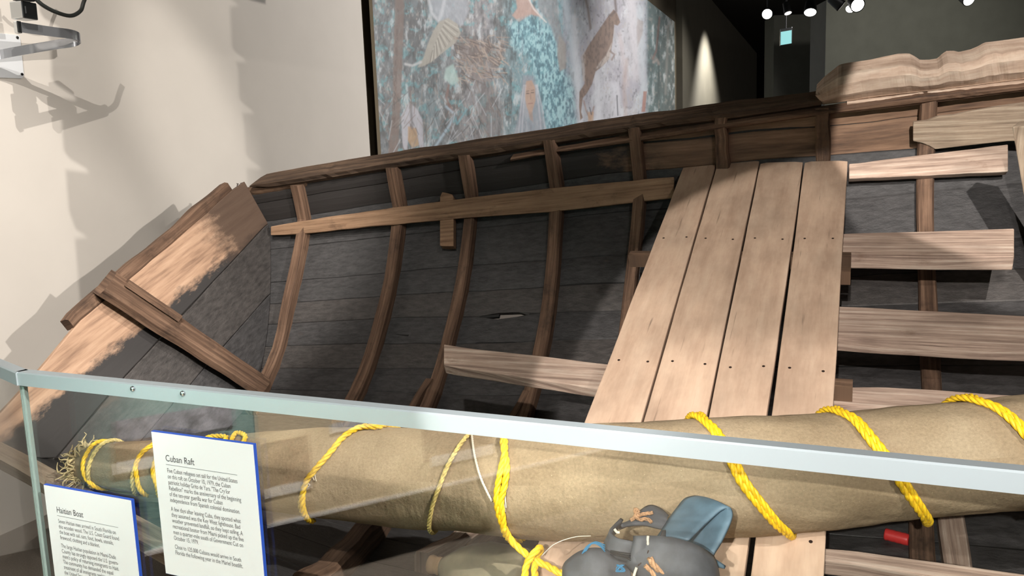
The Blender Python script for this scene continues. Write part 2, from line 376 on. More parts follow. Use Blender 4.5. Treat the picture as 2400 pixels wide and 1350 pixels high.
def section(l, n=48):
    key = round(l, 4)
    if key in _cache: return _cache[key]
    c = bc(l); h = bf(l)-c; pts = [(bf(l)+.3*ug(l)*(1-k/6), ug(l)*(1-k/6)) for k in range(7)]
    pts += [(c+h*math.cos(math.pi*k/n), uk(l)*(1-abs(math.cos(math.pi*k/n))**pw(l))) for k in range(1, n+1)]
    pts += [(bn(l)-.3*.08*k/4, .08*k/4) for k in range(1, 5)]
    P = np.array(pts); s = np.concatenate([[0], np.cumsum(np.linalg.norm(np.diff(P, axis=0), axis=1))])
    _cache[key] = (P, s/s[-1]); return _cache[key]
def hullbu(l, t, off=0.):
    P, s = section(l); f = lambda q: A(np.interp(q, s, P[:, 0]), np.interp(q, s, P[:, 1]))
    p = f(t); tg = f(min(1, t+.012))-f(max(0, t-.012)); nin = unit(A(tg[1], -tg[0])); q = p+nin*off; return q, nin
def hull(l, t, off=0.): q, n = hullbu(l, t, off); return W(l, q[0], q[1])
def hulln(l, t): q, n = hullbu(l, t); return BB*n[0]+BU*n[1]
boat = empty('wooden_boat', tuple(W(-.9, .35, -.62)), 'tilted open wooden boat with tarred plank hull resting beside the cream wall', 'boat')

# hull planks -------------------------------------------------------
SEAMS = [0, .026, .066, .132, .205, .251, .297, .346, .394, .442, .498, .55, .60, .65, .705, .76, .82, .88, .94, 1.0]
TL = lambda u: -2.72-.3*u
def seam(i, l):
    t = SEAMS[i]
    if 0 < i < len(SEAMS)-1:
        t += .0035*nz(l*1.7, i*9.1)+.0016*nz(l*7, i*4.3)
    return t
LS = np.linspace(0, 1, 46)
for i in range(len(SEAMS)-1):
    rows = []; uvs = []
    lst = -2.70
    for q in LS:
        row = []
        for k, f in enumerate((0, .33, .67, 1)):
            tm = SEAMS[i]+(SEAMS[i+1]-SEAMS[i])*f; u0 = hullbu(-2.7, tm)[0][1]; l = (TL(u0)-.035)*(1-q)+1.55*q
            t0, t1 = seam(i, l), seam(i+1, l); g = .0011
            if i == 6 and -1.50 < l < -1.30: t0 += .010*max(0, 1-abs(l+1.40)/.09)
            if i == 5 and -1.50 < l < -1.30: t1 -= .006*max(0, 1-abs(l+1.40)/.09)
            t = (t0+g)*(1-f)+(t1-g)*f if 0 < i < len(SEAMS)-2 else (t0+(g if i else 0))*(1-f)+(t1-(g if i < len(SEAMS)-2 else 0))*f
            off = .004*nz(l*.8, i*7.7)+(.0 if f in (0, 1) else .003)
            row.append((l, t, off)); uvs.append((l, (t-SEAMS[i])*2.8))
        rows.append(row)
    V = []; n = 4
    for row in rows:
        for l, t, off in row: V.append(hull(l, t, off))
    nb = len(V)
    for row in rows:
        for k_, (l, t, off) in enumerate(row):      # outer face laps behind the neighbouring planks so the seams stay dark
            lap = 0 if (i in (5, 6) and -1.5 < l < -1.3) else .0075
            V.append(hull(l, min(1, max(0, t-(lap if k_ == 0 else 0)+(lap if k_ == 3 else 0))), off-.022))
    F = []; R = len(rows)
    for r in range(R-1):
        for k in range(n-1):
            a = r*n+k; F.append((a, a+1, a+n+1, a+n)); F.append((nb+a, nb+a+n, nb+a+n+1, nb+a+1))
        F.append((r*n, r*n+n, nb+r*n+n, nb+r*n)); e = r*n+n-1; F.append((e, nb+e, nb+e+n, e+n))
    for k in range(n-1):
        F.append((k, nb+k, nb+k+1, k+1)); a = (R-1)*n+k; F.append((a, a+1, nb+a+1, nb+a))
    o = mesh('hull_plank', V, F, 'sheer' if i < 2 else ('tar_worn' if i in (5, 7, 10) else 'tar'), boat, list(uvs)*2)
    if i == 0: o['label'] = 'bare brown top hull plank under the gunwale'

# pitch caulking, black, slightly sunk in every seam
k = NT('black_pitch'); k.b.inputs['Base Color'].default_value = lin(16, 15, 14); k.b.inputs['Roughness'].default_value = .7; MAT['pitch'] = k.m
for i in range(1, len(SEAMS)-1):
    V = []; F = []
    for q in np.linspace(0, 1, 60):
        l = (TL(hullbu(-2.7, SEAMS[i])[0][1])-.03)*(1-q)+1.55*q; t = seam(i, l)
        for dt, of in ((-.0024, -.0022), (.0024, -.0022), (.0024, -.016), (-.0024, -.016)): V.append(hull(l, t+dt, of+.004*nz(l*.8, i*7.7)))
    for r in range(59):
        l = -2.7+4.25*r/59
        if i == 6 and -1.50 < l < -1.34: continue
        for a, b in ((0, 1), (1, 2), (2, 3), (3, 0)): F.append((r*4+a, r*4+b, r*4+4+b, r*4+4+a))
    mesh('caulking', V, F, 'pitch', boat)

# ribs ---------------------------------------------------------------
def rib(l0, l1, t0, t1, wid=.055, dep=.05, mat='rib', seed=0., sub=14, bend=0.):
    path = []; up = []; prof = []
    for k in range(sub+1):
        f = k/sub; t = t0+(t1-t0)*f; l = l0+(l1-l0)*f+.012*nz(f*3+seed, seed*5)+bend*math.sin(math.pi*f)
        path.append(hull(l, t, .0)); up.append(hulln(l, t)); w2 = wid/2*(1+.16*nz(f*4, seed*3+2)); d = dep*(1+.18*nz(f*5, seed*2+8))
        c = .2; prof.append([(-w2, -.004), (-w2, d*(1-c)), (-w2*(1-c), d), (w2*(1-c), d*1.02), (w2, d*(1-c)), (w2, -.004)])
    return loft('rib', path, BL, up, prof, mat, boat, bevel=0)
RIBS = [(-2.535, -2.50, .0, .50, .052), (-2.05, -1.97, .0, .53, .058), (-1.69, -1.585, .0, .56, .056), (-1.285, -1.13, .0, .56, .058),
        (-.89, -.80, .0, .56, .055), (-.52, -.515, .0, .075, .055), (-.10, -.095, .0, .075, .058), (.305, .30, .0, .60, .062), (.70, .69, .0, .60, .062), (1.1, 1.1, 0, .6, .06), (1.45, 1.45, 0, .6, .06)]
for k, (a, b, t0, t1, wd) in enumerate(RIBS): rib(a, b, t0, t1, wd, .05, 'rib', k*3.3)
for k, (a, b, t0, t1) in enumerate([(-1.95, -1.98, .60, .97), (-.96, -1.0, .66, .80), (.235, .24, .60, .97), (.70, .70, .6, .97)]):
    rib(a, b, t0, t1, .062, .05, 'rib', 40+k*3.3)
# the square-cut brown rib with a charred near end, below the sail
rib(-1.395, -1.205, .735, .975, .075, .075, 'rib', 61.)
rib(-1.02, -1.10, .66, .82, .05, .06, 'slat', 71., 6); rib(-.93, -.98, .64, .80, .05, .055, 'rib', 72., 6)
rib(.315, .315, .59, .90, .07, .05, 'slat', 77.)
rib(-1.635, -1.69, .43, .60, .04, .06, 'rib', 91., 6); rib(-1.175, -1.21, .45, .58, .035, .055, 'rib', 92., 6)

# transom ------------------------------------------------------------
TN = unit(BL+.3*BU); TQ = P0-2.72*BL
def T(b, u, off=0.): return W(TL(u), b, u)+TN*off
def tr_out(u, far=True):    # half-breadth of the stern at height u
    if u > 0: return (bf(-2.72)+.1*u) if far else bn(-2.72)-.1*u
    c = bc(-2.72); h = bf(-2.72)-c; x = max(0, 1+u/.58)**(1/1.6) if u > -.58 else 0
    x = max(0., 1-(u/uk(-2.72)))**(1/pw(-2.72)); return c+h*x if far else c-h*x
e1 = lambda b: interp(b, [(-.75, .05), (-.25, .13), (0, .185), (.57, .215), (1.05, .25)])
e3 = lambda b: interp(b, [(-.75, -.20), (0, -.09), (1.10, .02)])
e4 = lambda b: interp(b, [(-.7, -.37), (.22, -.295), (.85, -.245)])
def trboard(name, top, bot, mat, off=0., th=.028, gap=.003, wob=.003):
    bs = np.linspace(-.62, 1.14, 60); P = []; Q = []
    for b in bs:
        for fn, L_, sg in ((top, P, -1), (bot, Q, 1)):
            u = fn(b)+sg*gap/2+wob*nz(b*6, 3.7+2*len(mat), sg)
            lo, hi = tr_out(u, False), tr_out(u, True)
            if lo-.001 <= b <= hi+.001: L_.append((b, u))
    for L_, fn in ((P, top), (Q, bot)):
        b = L_[-1][0]; u = L_[-1][1]; hi = tr_out(u, True); L_.append((hi-.002, fn(hi)))
    ue = np.linspace(P[-1][1], Q[-1][1], 8)[1:-1]; un = np.linspace(Q[0][1], P[0][1], 8)[1:-1]
    pts = P+[(tr_out(u)-.002, u) for u in ue]+Q[::-1]+[(tr_out(u, False)+.002, u) for u in un]
    return board(name, [T(b, u, off) for b, u in pts], TN, th, BB, mat, boat, .004, uv0=T(0, e1(0)))
trboard('transom_plank', e1, e3, 'transom')
trboard('transom_plank', e3, e4, 'tar_worn')
trboard('transom_plank', e4, lambda b: -.555, 'tar', gap=.002)
# transom cap: worn strip outside the top board, stopping past the stern post
path = []; prof = []
for k in range(26):
    f = k/25; b = -.035+f*(1.09); path.append(T(b, e1(b)+.018, -.03)); q = .75+.25*min(1, f*9); d = .028*(1+.35*nz(f*9, 3.3))
    h = .030*q*(1+.3*nz(f*7, 9.1)); prof.append([(-h, -d), (-h, d*.8), (-h*.5, d), (h*.7, d), (h, d*.4), (h, -d)])
loft('transom_cap', path, unit(BU-TN*(BU@TN)), TN, prof, 'rib', boat)
# stern post / knee from the cap down to the keel
def hull_hit(px, py, off=0.):
    v = ray(px, py)
    for tt in np.arange(1.3, 6.5, .004):
        X = CAM+v*tt; l, b, u = lbu(X); P, s = section(round(max(-3, min(1.55, l)), 2)); far = b > bc(l)
        k = (P[:, 0] >= bc(l)) if far else (P[:, 0] < bc(l)); Q = P[k]
        if u > .12 and not far: continue
        bb = np.interp(u, Q[::-1, 1], Q[::-1, 0]) if far else np.interp(u, Q[:, 1], Q[:, 0])
        if (far and b > bb) or (not far and b < bb): return X
pa = on_plane(255, 668, T(.2, .24, .055), TN); pb = hull_hit(612, 905)-ray(612, 905)*.05
path = [pa*(1-f)+pb*f+BU*.006*nz(f*4, 5) for f in np.linspace(-.02, 1, 16)]
sd = unit(np.cross(pb-pa, -ray(420, 800))); upv = unit(np.cross(sd, pb-pa)); upv = upv if upv@ray(420, 800) < 0 else -upv
prof = []
for k in range(16):
    f = k/15; w2 = (.058-.012*f)*(1+.12*nz(f*5, 2.2)); d = .05*(1+.15*nz(f*6, 4.4)); prof.append([(-w2, -d), (-w2, d*.5), (-w2*.6, d*.95), (w2*.5, d), (w2, d*.7), (w2, -d)])
spo = loft('stern_post', path, sd, upv, prof, 'rib', boat)
p2 = [pa*(1-f)+pb*f+sd*-.045+upv*.045 for f in np.linspace(.04, .36, 10)]
loft('post_splint', p2, sd, upv, [[(-.016, -.02), (-.016, .012+.006*nz(k, 1.)), (.014, .016+.006*nz(k, 2.)), (.016, -.02)] for k in range(10)], 'rib', spo)

# longitudinals -------------------------------------------------------
def pxbeam(name, top, bot, u, th, mat, n=24, wob=.003, sd=0., ext=(0, 0)):
    """board lying on the plane u (boat frame): traced upper and lower edges, solid thickness below"""
    x0 = min(p[0] for p in top); x1 = max(p[0] for p in top); P = []; Q = []
    for x in np.linspace(x0, x1, n):
        a = deckpx(x, interp(x, top), u); b = deckpx(x, interp(x, bot), u)
        P.append((a[0], a[1]+wob*nz(a[0]*6, sd))); Q.append((b[0], b[1]+wob*nz(b[0]*6, sd+4)))
    if ext[0]:
        P.insert(0, (P[0][0]-ext[0], P[0][1])); Q.insert(0, (Q[0][0]-ext[0], Q[0][1]))
    if ext[1]:
        P.append((P[-1][0]+ext[1], P[-1][1])); Q.append((Q[-1][0]+ext[1], Q[-1][1]))
    return board(name, [W(l, b, u) for l, b in P+Q[::-1]], BU, th, BL, mat, boat, .004)
# riser that carries the seat boards: its wide face looks at the viewer (plane leaning with the hull side)
def leanbeam(name, top, bot, bref, th, mat, lean=.55, n=30, wob=.003, sd=0., u0=0.):
    P = []; Q = []; x0 = top[0][0]; x1 = top[-1][0]; nn = unit(BU*lean-BB*1.0)
    d = unit(W(bref[1][0], bref[1][1], 0)-W(bref[0][0], bref[0][1], 0)); nn = unit(nn-d*(nn@d)); O = W(bref[0][0], bref[0][1], u0)
    for x in np.linspace(x0, x1, n):
        P.append(on_plane(x, interp(x, top)+1.5*nz(x*.02, sd), O, nn)); Q.append(on_plane(x, interp(x, bot)+1.5*nz(x*.02, sd+5), O, nn))
    return board(name, P+Q[::-1], nn, th, d, mat, boat, .004)
leanbeam('riser_beam', [(634, 531), (700, 519), (790, 505), (950, 483), (1100, 463), (1300, 440), (1580, 414)],
         [(634, 552), (720, 548), (800, 538), (950, 524), (1100, 510), (1300, 496), (1580, 464)], [(-2.68, 1.075), (-.75, 1.465)], .035, 'riser')
blk = leanbeam('cleat_block', [(1031, 462), (1036, 450), (1060, 455), (1063, 462)], [(1021, 573), (1036, 576), (1047, 577), (1051, 577)], [(-2.68, 1.10), (-.75, 1.49)], .04, 'riser', 1.2)
pxbeam('floor_beam', [(1040, 806), (1120, 818), (1250, 832), (1420, 852), (1500, 862)], [(1028, 853), (1120, 868), (1250, 888), (1420, 912), (1500, 922)], -.03, .04, 'slat', sd=3)
S1T = [(1990, 384), (2150, 364), (2363, 338)]; S1B = [(1990, 419), (2150, 412), (2365, 402)]
leanbeam('floor_slat', S1T, S1B, [(0, 1.53), (.6, 1.60)], .04, 'slat', 1.0, sd=11)
pxbeam('floor_slat', [(1900, 549), (1983, 547), (2200, 541), (2377, 535)], [(1900, 600), (1983, 599), (2200, 602), (2381, 601)], -.03, .055, 'slat', sd=12)
pxbeam('floor_slat', [(1880, 713), (1975, 718), (2200, 729), (2312, 735), (2420, 741)], [(1880, 788), (1968, 793), (2070, 800), (2200, 808), (2420, 816)], -.03, .05, 'slat', sd=13, ext=(0, .35))
pxbeam('floor_slat', [(1860, 912), (1962, 907), (2070, 906), (2318, 922), (2420, 927)], [(1860, 952), (1956, 953), (2130, 957), (2318, 968), (2420, 972)], -.03, .05, 'slat', sd=14, ext=(0, .35))
pxbeam('floor_slat', [(1920, 1283), (2000, 1290), (2350, 1338), (2450, 1352)], [(1920, 1312), (2000, 1321), (2350, 1378), (2450, 1395)], -.05, .05, 'slat', sd=15, ext=(0, .3))
# battens under the seat boards whose ends peep out
for px, py, l0, l1 in ((1500, 606, -.77, .03), (1985, 645, -.1, .03), (1966, 912, -.1, .045)):
    q = deckpx(px, py, -.0); V, F = boxvf(W((l0+l1)/2, q[1], -.002), BL*(l1-l0)/2, BB*.018, BU*.026); mesh('seat_batten', V, F, 'brown', boat, [(x@BL, x@BB) for x in map(np.asarray, V)])
q = deckpx(2140, 330)
board('side_board', [on_plane(x, y, W(0, 1.66, 0), unit(-BB+.15*BU)) for x, y in [(2140, 287), (2172, 283), (2200, 273), (2235, 270), (2280, 260), (2340, 250), (2440, 236), (2440, 330), (2363, 331), (2280, 340), (2192, 350), (2178, 342), (2160, 335), (2140, 331)]],
      unit(-BB+.15*BU), .024, BL, 'weathered', boat)
post = [on_plane(x, y, W(0, 1.45, 0), unit(-BB-.5*BL)) for x, y in [(2371, 297), (2440, 294), (2530, 780), (2456, 790)]]
board('upright_post', post, unit(-BB-.5*BL+.1*BU), .07, BU, 'weathered', boat, .004)

# seat platform of four wide boards -----------------------------------
PU = .05     # the seat boards sit on battens a little above the floor slats
EDG = [[(1604, 380), (1369, 985)], [(1680, 381), (1507, 982)], [(1780, 384), (1658, 977)], [(1884, 382), (1805, 976)], [(1988, 384), (1956, 961)]]
EL = []
for (p, q) in EDG:
    a = deckpx(*p, PU); b = deckpx(*q, PU); EL.append((a, b))
def edge_l(i, b): a, c = EL[i]; return a[0]+(c[0]-a[0])*(b-a[1])/(c[1]-a[1])
tops = [EL[0][0][1]+.005, EL[1][0][1], EL[2][0][1]+.002, EL[3][0][1]+.004]
for i in range(4):
    bs = np.linspace(-.82, tops[i]-.02*(i == 0), 26); g = .0035
    P = [W(edge_l(i, b)+g+.0022*nz(b*3, i*3.1), b, PU) for b in bs]; Q = [W(edge_l(i+1, b)-g-(.006*max(0, min(1, (1.0-b)))) * (i == 2)+.0022*nz(b*3, i*3.1+7), b, PU) for b in bs]
    o = board('seat_board', P+[P[-1]*.85+Q[-1]*.15+BB*.012, P[-1]*.2+Q[-1]*.8+BB*.01]+Q[::-1], BU, .026, BB, 'deck', boat, .003)
    for b in (.92, .13, -.5):
        for f in (.22, .78):
            l = edge_l(i, b)*(1-f)+edge_l(i+1, b)*f
            c = W(l, b+.02*nz(i*2.2, f*3, b), PU+.0008); V = [c+BL*.0045*math.cos(k*math.pi/4)+BB*.0045*math.sin(k*math.pi/4) for k in range(8)]
            V = V+[x-BU*.003 for x in V]; mesh('nail_head', V, [tuple(range(8))]+[(k, k+8, (k+1) % 8+8, (k+1) % 8) for k in range(8)], 'nail', o)

# gunwale --------------------------------------------------------------
def gsurf(px, py, extra=0.):
    v = ray(px, py); lo, hi = 2.0, 7.0
    for tt in np.arange(lo, hi, .004):
        X = CAM+v*tt; l, b, u = lbu(X)
        if b > bf(max(-3, min(1.6, l)))+.3*.17+extra: return X
def gbeam(name, top, bot, extra, dep, mat, n=60, rough=.004, rnd=.25, sd=0.):
    path = []; prof = []; x0, x1 = top[0][0], top[-1][0]; ups = []
    for k in range(n):
        x = x0+(x1-x0)*k/(n-1); a = gsurf(x, interp(x, top), extra); b = gsurf(x, interp(x, bot), extra); c = (a+b)/2; h = np.linalg.norm(a-b)/2
        path.append(c); h = max(h, .006); d = dep*(1+.25*nz(x*.013, sd)); r = rnd; j = rough*nz(x*.05, sd+3)
        prof.append([(-h, 0), (-h*.9, -d*.12), (-h, d), (h, d), (h*(1-r)+j, -d*.10), (h*.3, -d*.35+j), (-h*.4, -d*.3-j)])
    # side axis = along the upper direction, up axis = outboard
    upn = [unit(gsurf(x, interp(x, top), extra)-gsurf(x, interp(x, bot), extra)) for x in np.linspace(x0, x1, n)]
    return loft(name, path, upn, BB, prof, mat, boat, smooth=False, bevel=0)
gbeam('gunwale', [(591, 431), (600, 423), (640, 414), (760, 394), (880, 374), (1000, 356), (1150, 333), (1300, 311), (1400, 293), (1560, 271), (1700, 251), (1800, 241), (1860, 233), (1925, 224)],
      [(591, 434), (600, 438), (640, 442), (700, 433), (880, 404), (1000, 386), (1155, 366), (1300, 340), (1400, 324), (1560, 300), (1700, 283), (1800, 268), (1925, 249)], 0, .07, 'gunwale', 90, .006, .3, 2.)
gbeam('inwale', [(1198, 368), (1300, 351), (1420, 331), (1600, 302), (1750, 280), (1925, 255), (2150, 222), (2450, 190), (2900, 140)],
      [(1200, 378), (1300, 358), (1420, 343), (1600, 316), (1750, 295), (1920, 271), (2147, 246), (2450, 207), (2900, 156)], -.03, .035, 'rib', 90, .003, .2, 5.)
gbeam('gunwale_strip', [(1985, 238), (2100, 224), (2250, 205), (2450, 181), (2900, 130)], [(1985, 246), (2100, 236), (2250, 222), (2450, 198), (2900, 147)], -.012, .03, 'driftwood', 70, .003, .2, 7.)
gbeam('gunwale_cap_log', [(1912, 215), (1930, 196), (1967, 168), (2020, 157), (2073, 148), (2105, 143), (2133, 142), (2148, 149), (2158, 156), (2180, 155), (2200, 152), (2212, 141), (2222, 135), (2240, 135), (2252, 138), (2280, 132), (2298, 124), (2313, 115), (2350, 110), (2450, 99), (2600, 88), (2900, 62)],
      [(1912, 222), (1927, 246), (2067, 226), (2200, 211), (2300, 199), (2450, 181), (2900, 130)], 0., .09, 'driftwood', 170, .006, .28, 9.)
# outer sheer plank end near the stern corner and the bent nails
gbeam('sheer_plank', [(556, 447), (640, 430), (720, 420)], [(566, 462), (640, 455), (720, 440)], .0, .02, 'brown', 16, .003, .1, 11.)
for (x0, y0, x1, y1, h) in ((552, 446, 556, 431, 5), (557, 444, 562, 436, 4), (572, 441, 567, 429, 5), (549, 447, 551, 440, 3)):
    a = gsurf(x0, y0+4, -.01); b = a+(at_depth(x1, y1, proj(a)[2])-at_depth(x0, y0, proj(a)[2]))*1.25
    ax = unit(b-a); V1 = tubevf([a, (a+b)/2, b], .0022, 6); V2 = tubevf([b-ax*.001, b, b+ax*.0025], .006, 8); V, F = join([V1, V2]); mesh('bent_nail', V, F, 'nail', boat)

# near gunwale
path = []; prof = []
for k in range(40):
    l = -2.72+k/39*4.2; p = W(l, bn(l)-.02, .065); path.append(p); j = nz(l*3, 3.); prof.append([(-.03, -.035), (-.03-.004*j, .03), (-.01, .037+.006*j), (.026, .03), (.03, -.035)])
loft('gunwale', path, BB, BU, prof, 'weathered', boat)
# loose stern floor plank near the sail end
q = [on_plane(x, y, P0-.05*BU+BU*.12, BU) for x, y in [(96, 1106), (240, 1112), (420, 1150), (440, 1172), (300, 1158), (150, 1140)]]
board('stern_shelf', q, BU, .025, BL, 'weathered', boat)

# cradles carrying the hull
for k, l in enumerate((-1.9, .1)):
    cr = empty('boat_cradle', tuple(W(l, .2, -.5)*A(1, 1, 0)), ('dark timber cradle under the stern of the boat', 'dark timber cradle under the middle of the boat')[k], 'cradle', 'cradles under the boat')
    for t in (.32, .5, .68, .82):
        p = hull(l, t, -.03); V, F = boxvf(A(p[0], p[1], p[2]/2), BL*.045, unit(A(BB[0], BB[1], 0))*.045, A(0, 0, p[2]/2)); mesh('post', V, F, 'cradle', cr)
    a = hull(l, .3, -.06); b = hull(l, .84, -.06); c = (a+b)/2; c[2] = .06; d = (b-a)*A(1, 1, 0)/2; V, F = boxvf(c, d, BL*.05, A(0, 0, .055)); mesh('sill', V, F, 'cradle', cr)

# ------------------------------------------------------------------ rolled sail
KEY = [(196, 1088, 38), (240, 1088, 50), (300, 1092, 57), (450, 1096, 68), (600, 1102, 88), (750, 1108, 102), (900, 1116, 112), (1080, 1124, 118), (1250, 1130, 128), (1450, 1128, 138), (1650, 1118, 137), (1850, 1108, 134), (2000, 1096, 131), (2200, 1078, 130), (2420, 1058, 132)]
RC = []; RR = []
for px, py, rp in KEY:
    u = .12
    for _ in range(6):
        q = deckpx(px, py, u); r = rp/FPX*proj(W(*q))[2]; u = r*.97+.04 if px > 1100 else .12+r*.35
    RC.append(W(q[0], q[1], u)); RR.append(r)
e = unit(RC[-1]-RC[-2]); RC.append(RC[-1]+e*.5); RR.append(RR[-1])
RC = np.array(RC); RR = np.array(RR); CC = catmull(RC, 10); rr = np.interp(np.linspace(0, len(RR)-1, len(CC)), range(len(RR)), RR)
sail = empty('rolled_sail', tuple(RC[9]-A(0, 0, RR[9])), 'long rolled canvas sail tied with yellow rope lying across the boat', 'sail')
N1, N2 = frames(CC); ss = np.concatenate([[0], np.cumsum(np.linalg.norm(np.diff(CC, axis=0), axis=1))])
CP = resample(CC, .018); rs = np.interp(np.concatenate([[0], np.cumsum(np.linalg.norm(np.diff(CP, axis=0), axis=1))]), ss, rr)
N1, N2 = frames(CP); M_ = 72; V = []; UV = []; F = []
def wrink(s, a, r):
    x, y = math.cos(a), math.sin(a)
    w_ = .045*nz(s*2.4+a*.5, x*1.2, y*1.2)+.030*nz(s*8-x*2.2, x*2, y*2)-.035*max(0, .25-abs(nz(s*3.2+x*2.4, x*1.3+9, y*1.3)))*4*.5+.012*nz(s*19, x*5, y*5)
    if s < .9: w_ += .05*(1-s/.9)*nz(x*3.5, y*3.5, s*1.5)
    return r*(1+w_)
sl = np.concatenate([[0], np.cumsum(np.linalg.norm(np.diff(CP, axis=0), axis=1))])
for i in range(len(CP)):
    for j in range(M_):
        a = 2*math.pi*j/M_; R_ = wrink(sl[i], a, rs[i]); V.append(CP[i]+R_*(N1[i]*math.cos(a)+N2[i]*math.sin(a)))
for i in range(len(CP)-1):
    for j in range(M_):
        k = (j+1) % M_; F.append((i*M_+j, i*M_+k, (i+1)*M_+k, (i+1)*M_+j)); a0 = j/M_*.8; a1 = (j+1)/M_*.8; UV += [(sl[i], a0), (sl[i], a1), (sl[i+1], a1), (sl[i+1], a0)]
F.append(tuple(range(M_-1, -1, -1))); UV += [(0, 0)]*M_; F.append(tuple((len(CP)-1)*M_+j for j in range(M_))); UV += [(0, 0)]*M_
mesh('canvas', V, F, 'canvas', sail, UV, True)
def roll_hit(px, py, off=0.):
    v = ray(px, py); vn = np.linalg.norm(v); t = 1.0; best = (9, None)
    for _ in range(120):
        X = CAM+v*t; d = np.linalg.norm(CP-X, axis=1); i = d.argmin(); g = d[i]-rs[i]*1.012-off
        if g < best[0]: best = (g, X)
        if g < .0008: return X
        t += max(g, .0008)*.8/vn
        if t > 4.5: break
    X = best[1]; d = np.linalg.norm(CP-X, axis=1); i = d.argmin(); return CP[i]+unit(X-CP[i])*(rs[i]+off)
def roll_rope(name, pts, r, mat, wrap=True, **k):
    P = [roll_hit(x, y, r*.7) for x, y in pts]
    if wrap:      # carry the rope on round the back of the roll at both ends
        for end, s in ((0, -1), (-1, 1)):
            X = P[end]; d = np.linalg.norm(CP-X, axis=1); i = d.argmin(); ax = unit(CP[min(i+1, len(CP)-1)]-CP[max(i-1, 0)]); rad = unit(X-CP[i]); rad = unit(rad-ax*(rad@ax)); sd_ = np.cross(ax, rad)
            dirn = P[end]-P[1 if end == 0 else -2]; sg = 1 if sd_@dirn > 0 else -1; adv = (dirn@ax)/max(1e-6, abs(sd_@dirn)); adv = max(-.5, min(.5, adv)); new = []
            for q in (.35, .7, 1.05, 1.4):
                R2 = np.linalg.norm(X-CP[i]); new.append(CP[i]+ax*(adv*R2*q*.5)+R2*(rad*math.cos(q)+sg*sd_*math.sin(q)))
            P = new[::-1]+P if end == 0 else P+new
    return rope(name, P, r, mat, sail, **k)
R_ = .0078
def double(pts, dx):
    roll_rope('rope_binding', pts, R_, 'rope'); roll_rope('rope_binding', [(x+dx*(.55+.45*math.sin(math.pi*i/(len(pts)-1))), y) for i, (x, y) in enumerate(pts)], R_, 'rope')
double([(1648, 986), (1672, 1012), (1705, 1070), (1735, 1130), (1780, 1188), (1815, 1228), (1840, 1248)], 15)
double([(1968, 966), (2000, 985), (2040, 1035), (2085, 1095), (2110, 1135), (2150, 1192), (2170, 1220)], 16)
double([(2296, 941), (2330, 955), (2370, 985), (2410, 1030), (2450, 1090)], 14)
roll_rope('rope_binding', [(884, 1000), (845, 1001), (805, 1024), (770, 1065), (735, 1105), (716, 1132)], R_, 'rope')
roll_rope('faded_rope_end', [(716, 1132), (708, 1160), (704, 1185), (712, 1208)], .007, 'old_rope', False)
roll_rope('rope_binding', [(1184, 1016), (1183, 1060), (1172, 1110), (1164, 1160), (1168, 1200), (1180, 1235)], R_, 'rope')
roll_rope('rope_binding', [(1179, 1040), (1188, 1090), (1182, 1140), (1174, 1175), (1178, 1212)], R_, 'rope')
roll_rope('cord_binding', [(1104, 1014), (1080, 1040), (1050, 1090), (1030, 1140), (1015, 1180), (1006, 1225)], .0055, 'old_rope')
roll_rope('string_tie', [(1106, 1020), (1112, 1065), (1125, 1115), (1140, 1150), (1153, 1175)], .0028, 'string', False)
roll_rope('rope_binding', [(352, 1046), (332, 1062), (318, 1090)], .0068, 'rope'); roll_rope('faded_rope_end', [(318, 1090), (310, 1120), (314, 1150), (318, 1165)], .0065, 'old_rope', False)
roll_rope('rope_binding', [(206, 1058), (196, 1078), (194, 1100), (202, 1122)], .0062, 'rope'); roll_rope('rope_binding', [(228, 1052), (212, 1080), (206, 1110), (210, 1135)], .006, 'old_rope')
roll_rope('rope_binding', [(575, 1022), (556, 1014), (545, 1026), (540, 1050)], .0066, 'rope'); roll_rope('rope_binding', [(530, 1024), (495, 1023), (480, 1030)], .0066, 'rope')
roll_rope('rope_binding', [(366, 1132), (369, 1145), (372, 1160)], .007, 'rope')
for pts in ([(742, 1098), (738, 1112), (741, 1128)], [(738, 1100), (733, 1115), (736, 1126)], [(712, 1132), (726, 1136), (718, 1144)], [(1190, 1140), (1184, 1160), (1186, 1190)], [(1186, 1150), (1180, 1170), (1184, 1200)]):
    roll_rope('string_tie', pts, .0016, 'string', False)
# frayed end: a gathered tuft of burlap fibres
parts = []; base = CP[0]; ax = unit(CP[0]-CP[6]); n1, n2 = N1[0], N2[0]
for k in range(340):
    a = rng.uniform(0, 2*math.pi); r0 = rs[0]*rng.uniform(.2, .98); p = base-ax*.02+r0*(n1*math.cos(a)+n2*math.sin(a)); ln = rng.uniform(.025, .085); P = [p]
    d = unit(ax*1.0+.5*(n1*math.cos(a)+n2*math.sin(a))+rng.normal(0, .35, 3))
    for s in range(8): d = unit(d+rng.normal(0, .42, 3)+A(0, 0, -.06)); P.append(P[-1]+d*ln/8)
    parts.append(tubevf(np.array(P), [.0034, .0034, .0032, .003, .0028, .0025, .002, .0016, .001], 5))
V, F = join(parts); mesh('frayed_end', V, F, 'fray', sail, None, True, kind='stuff')
# loose rope falling to a knot beside the seat boards
kn = W(*deckpx(1250, 1306, .03)); z0 = roll_hit(1180, 1235, .006)
dp = lambda x, y, u: W(*deckpx(x, y, u+.055))
rope('rope_tail', [z0, dp(1196, 1264, .06), dp(1222, 1290, .045), dp(1250, 1311, .035), dp(1282, 1326, .03), dp(1316, 1344, .03), dp(1345, 1352, .02)], .0085, 'rope', sail)
rope('rope_tail', [dp(1228, 1362, .03), dp(1234, 1325, .035), dp(1244, 1306, .05), dp(1262, 1286, .055), dp(1266, 1290, .03), dp(1254, 1320, .03), dp(1254, 1360, .03)], .0085, 'rope', sail)

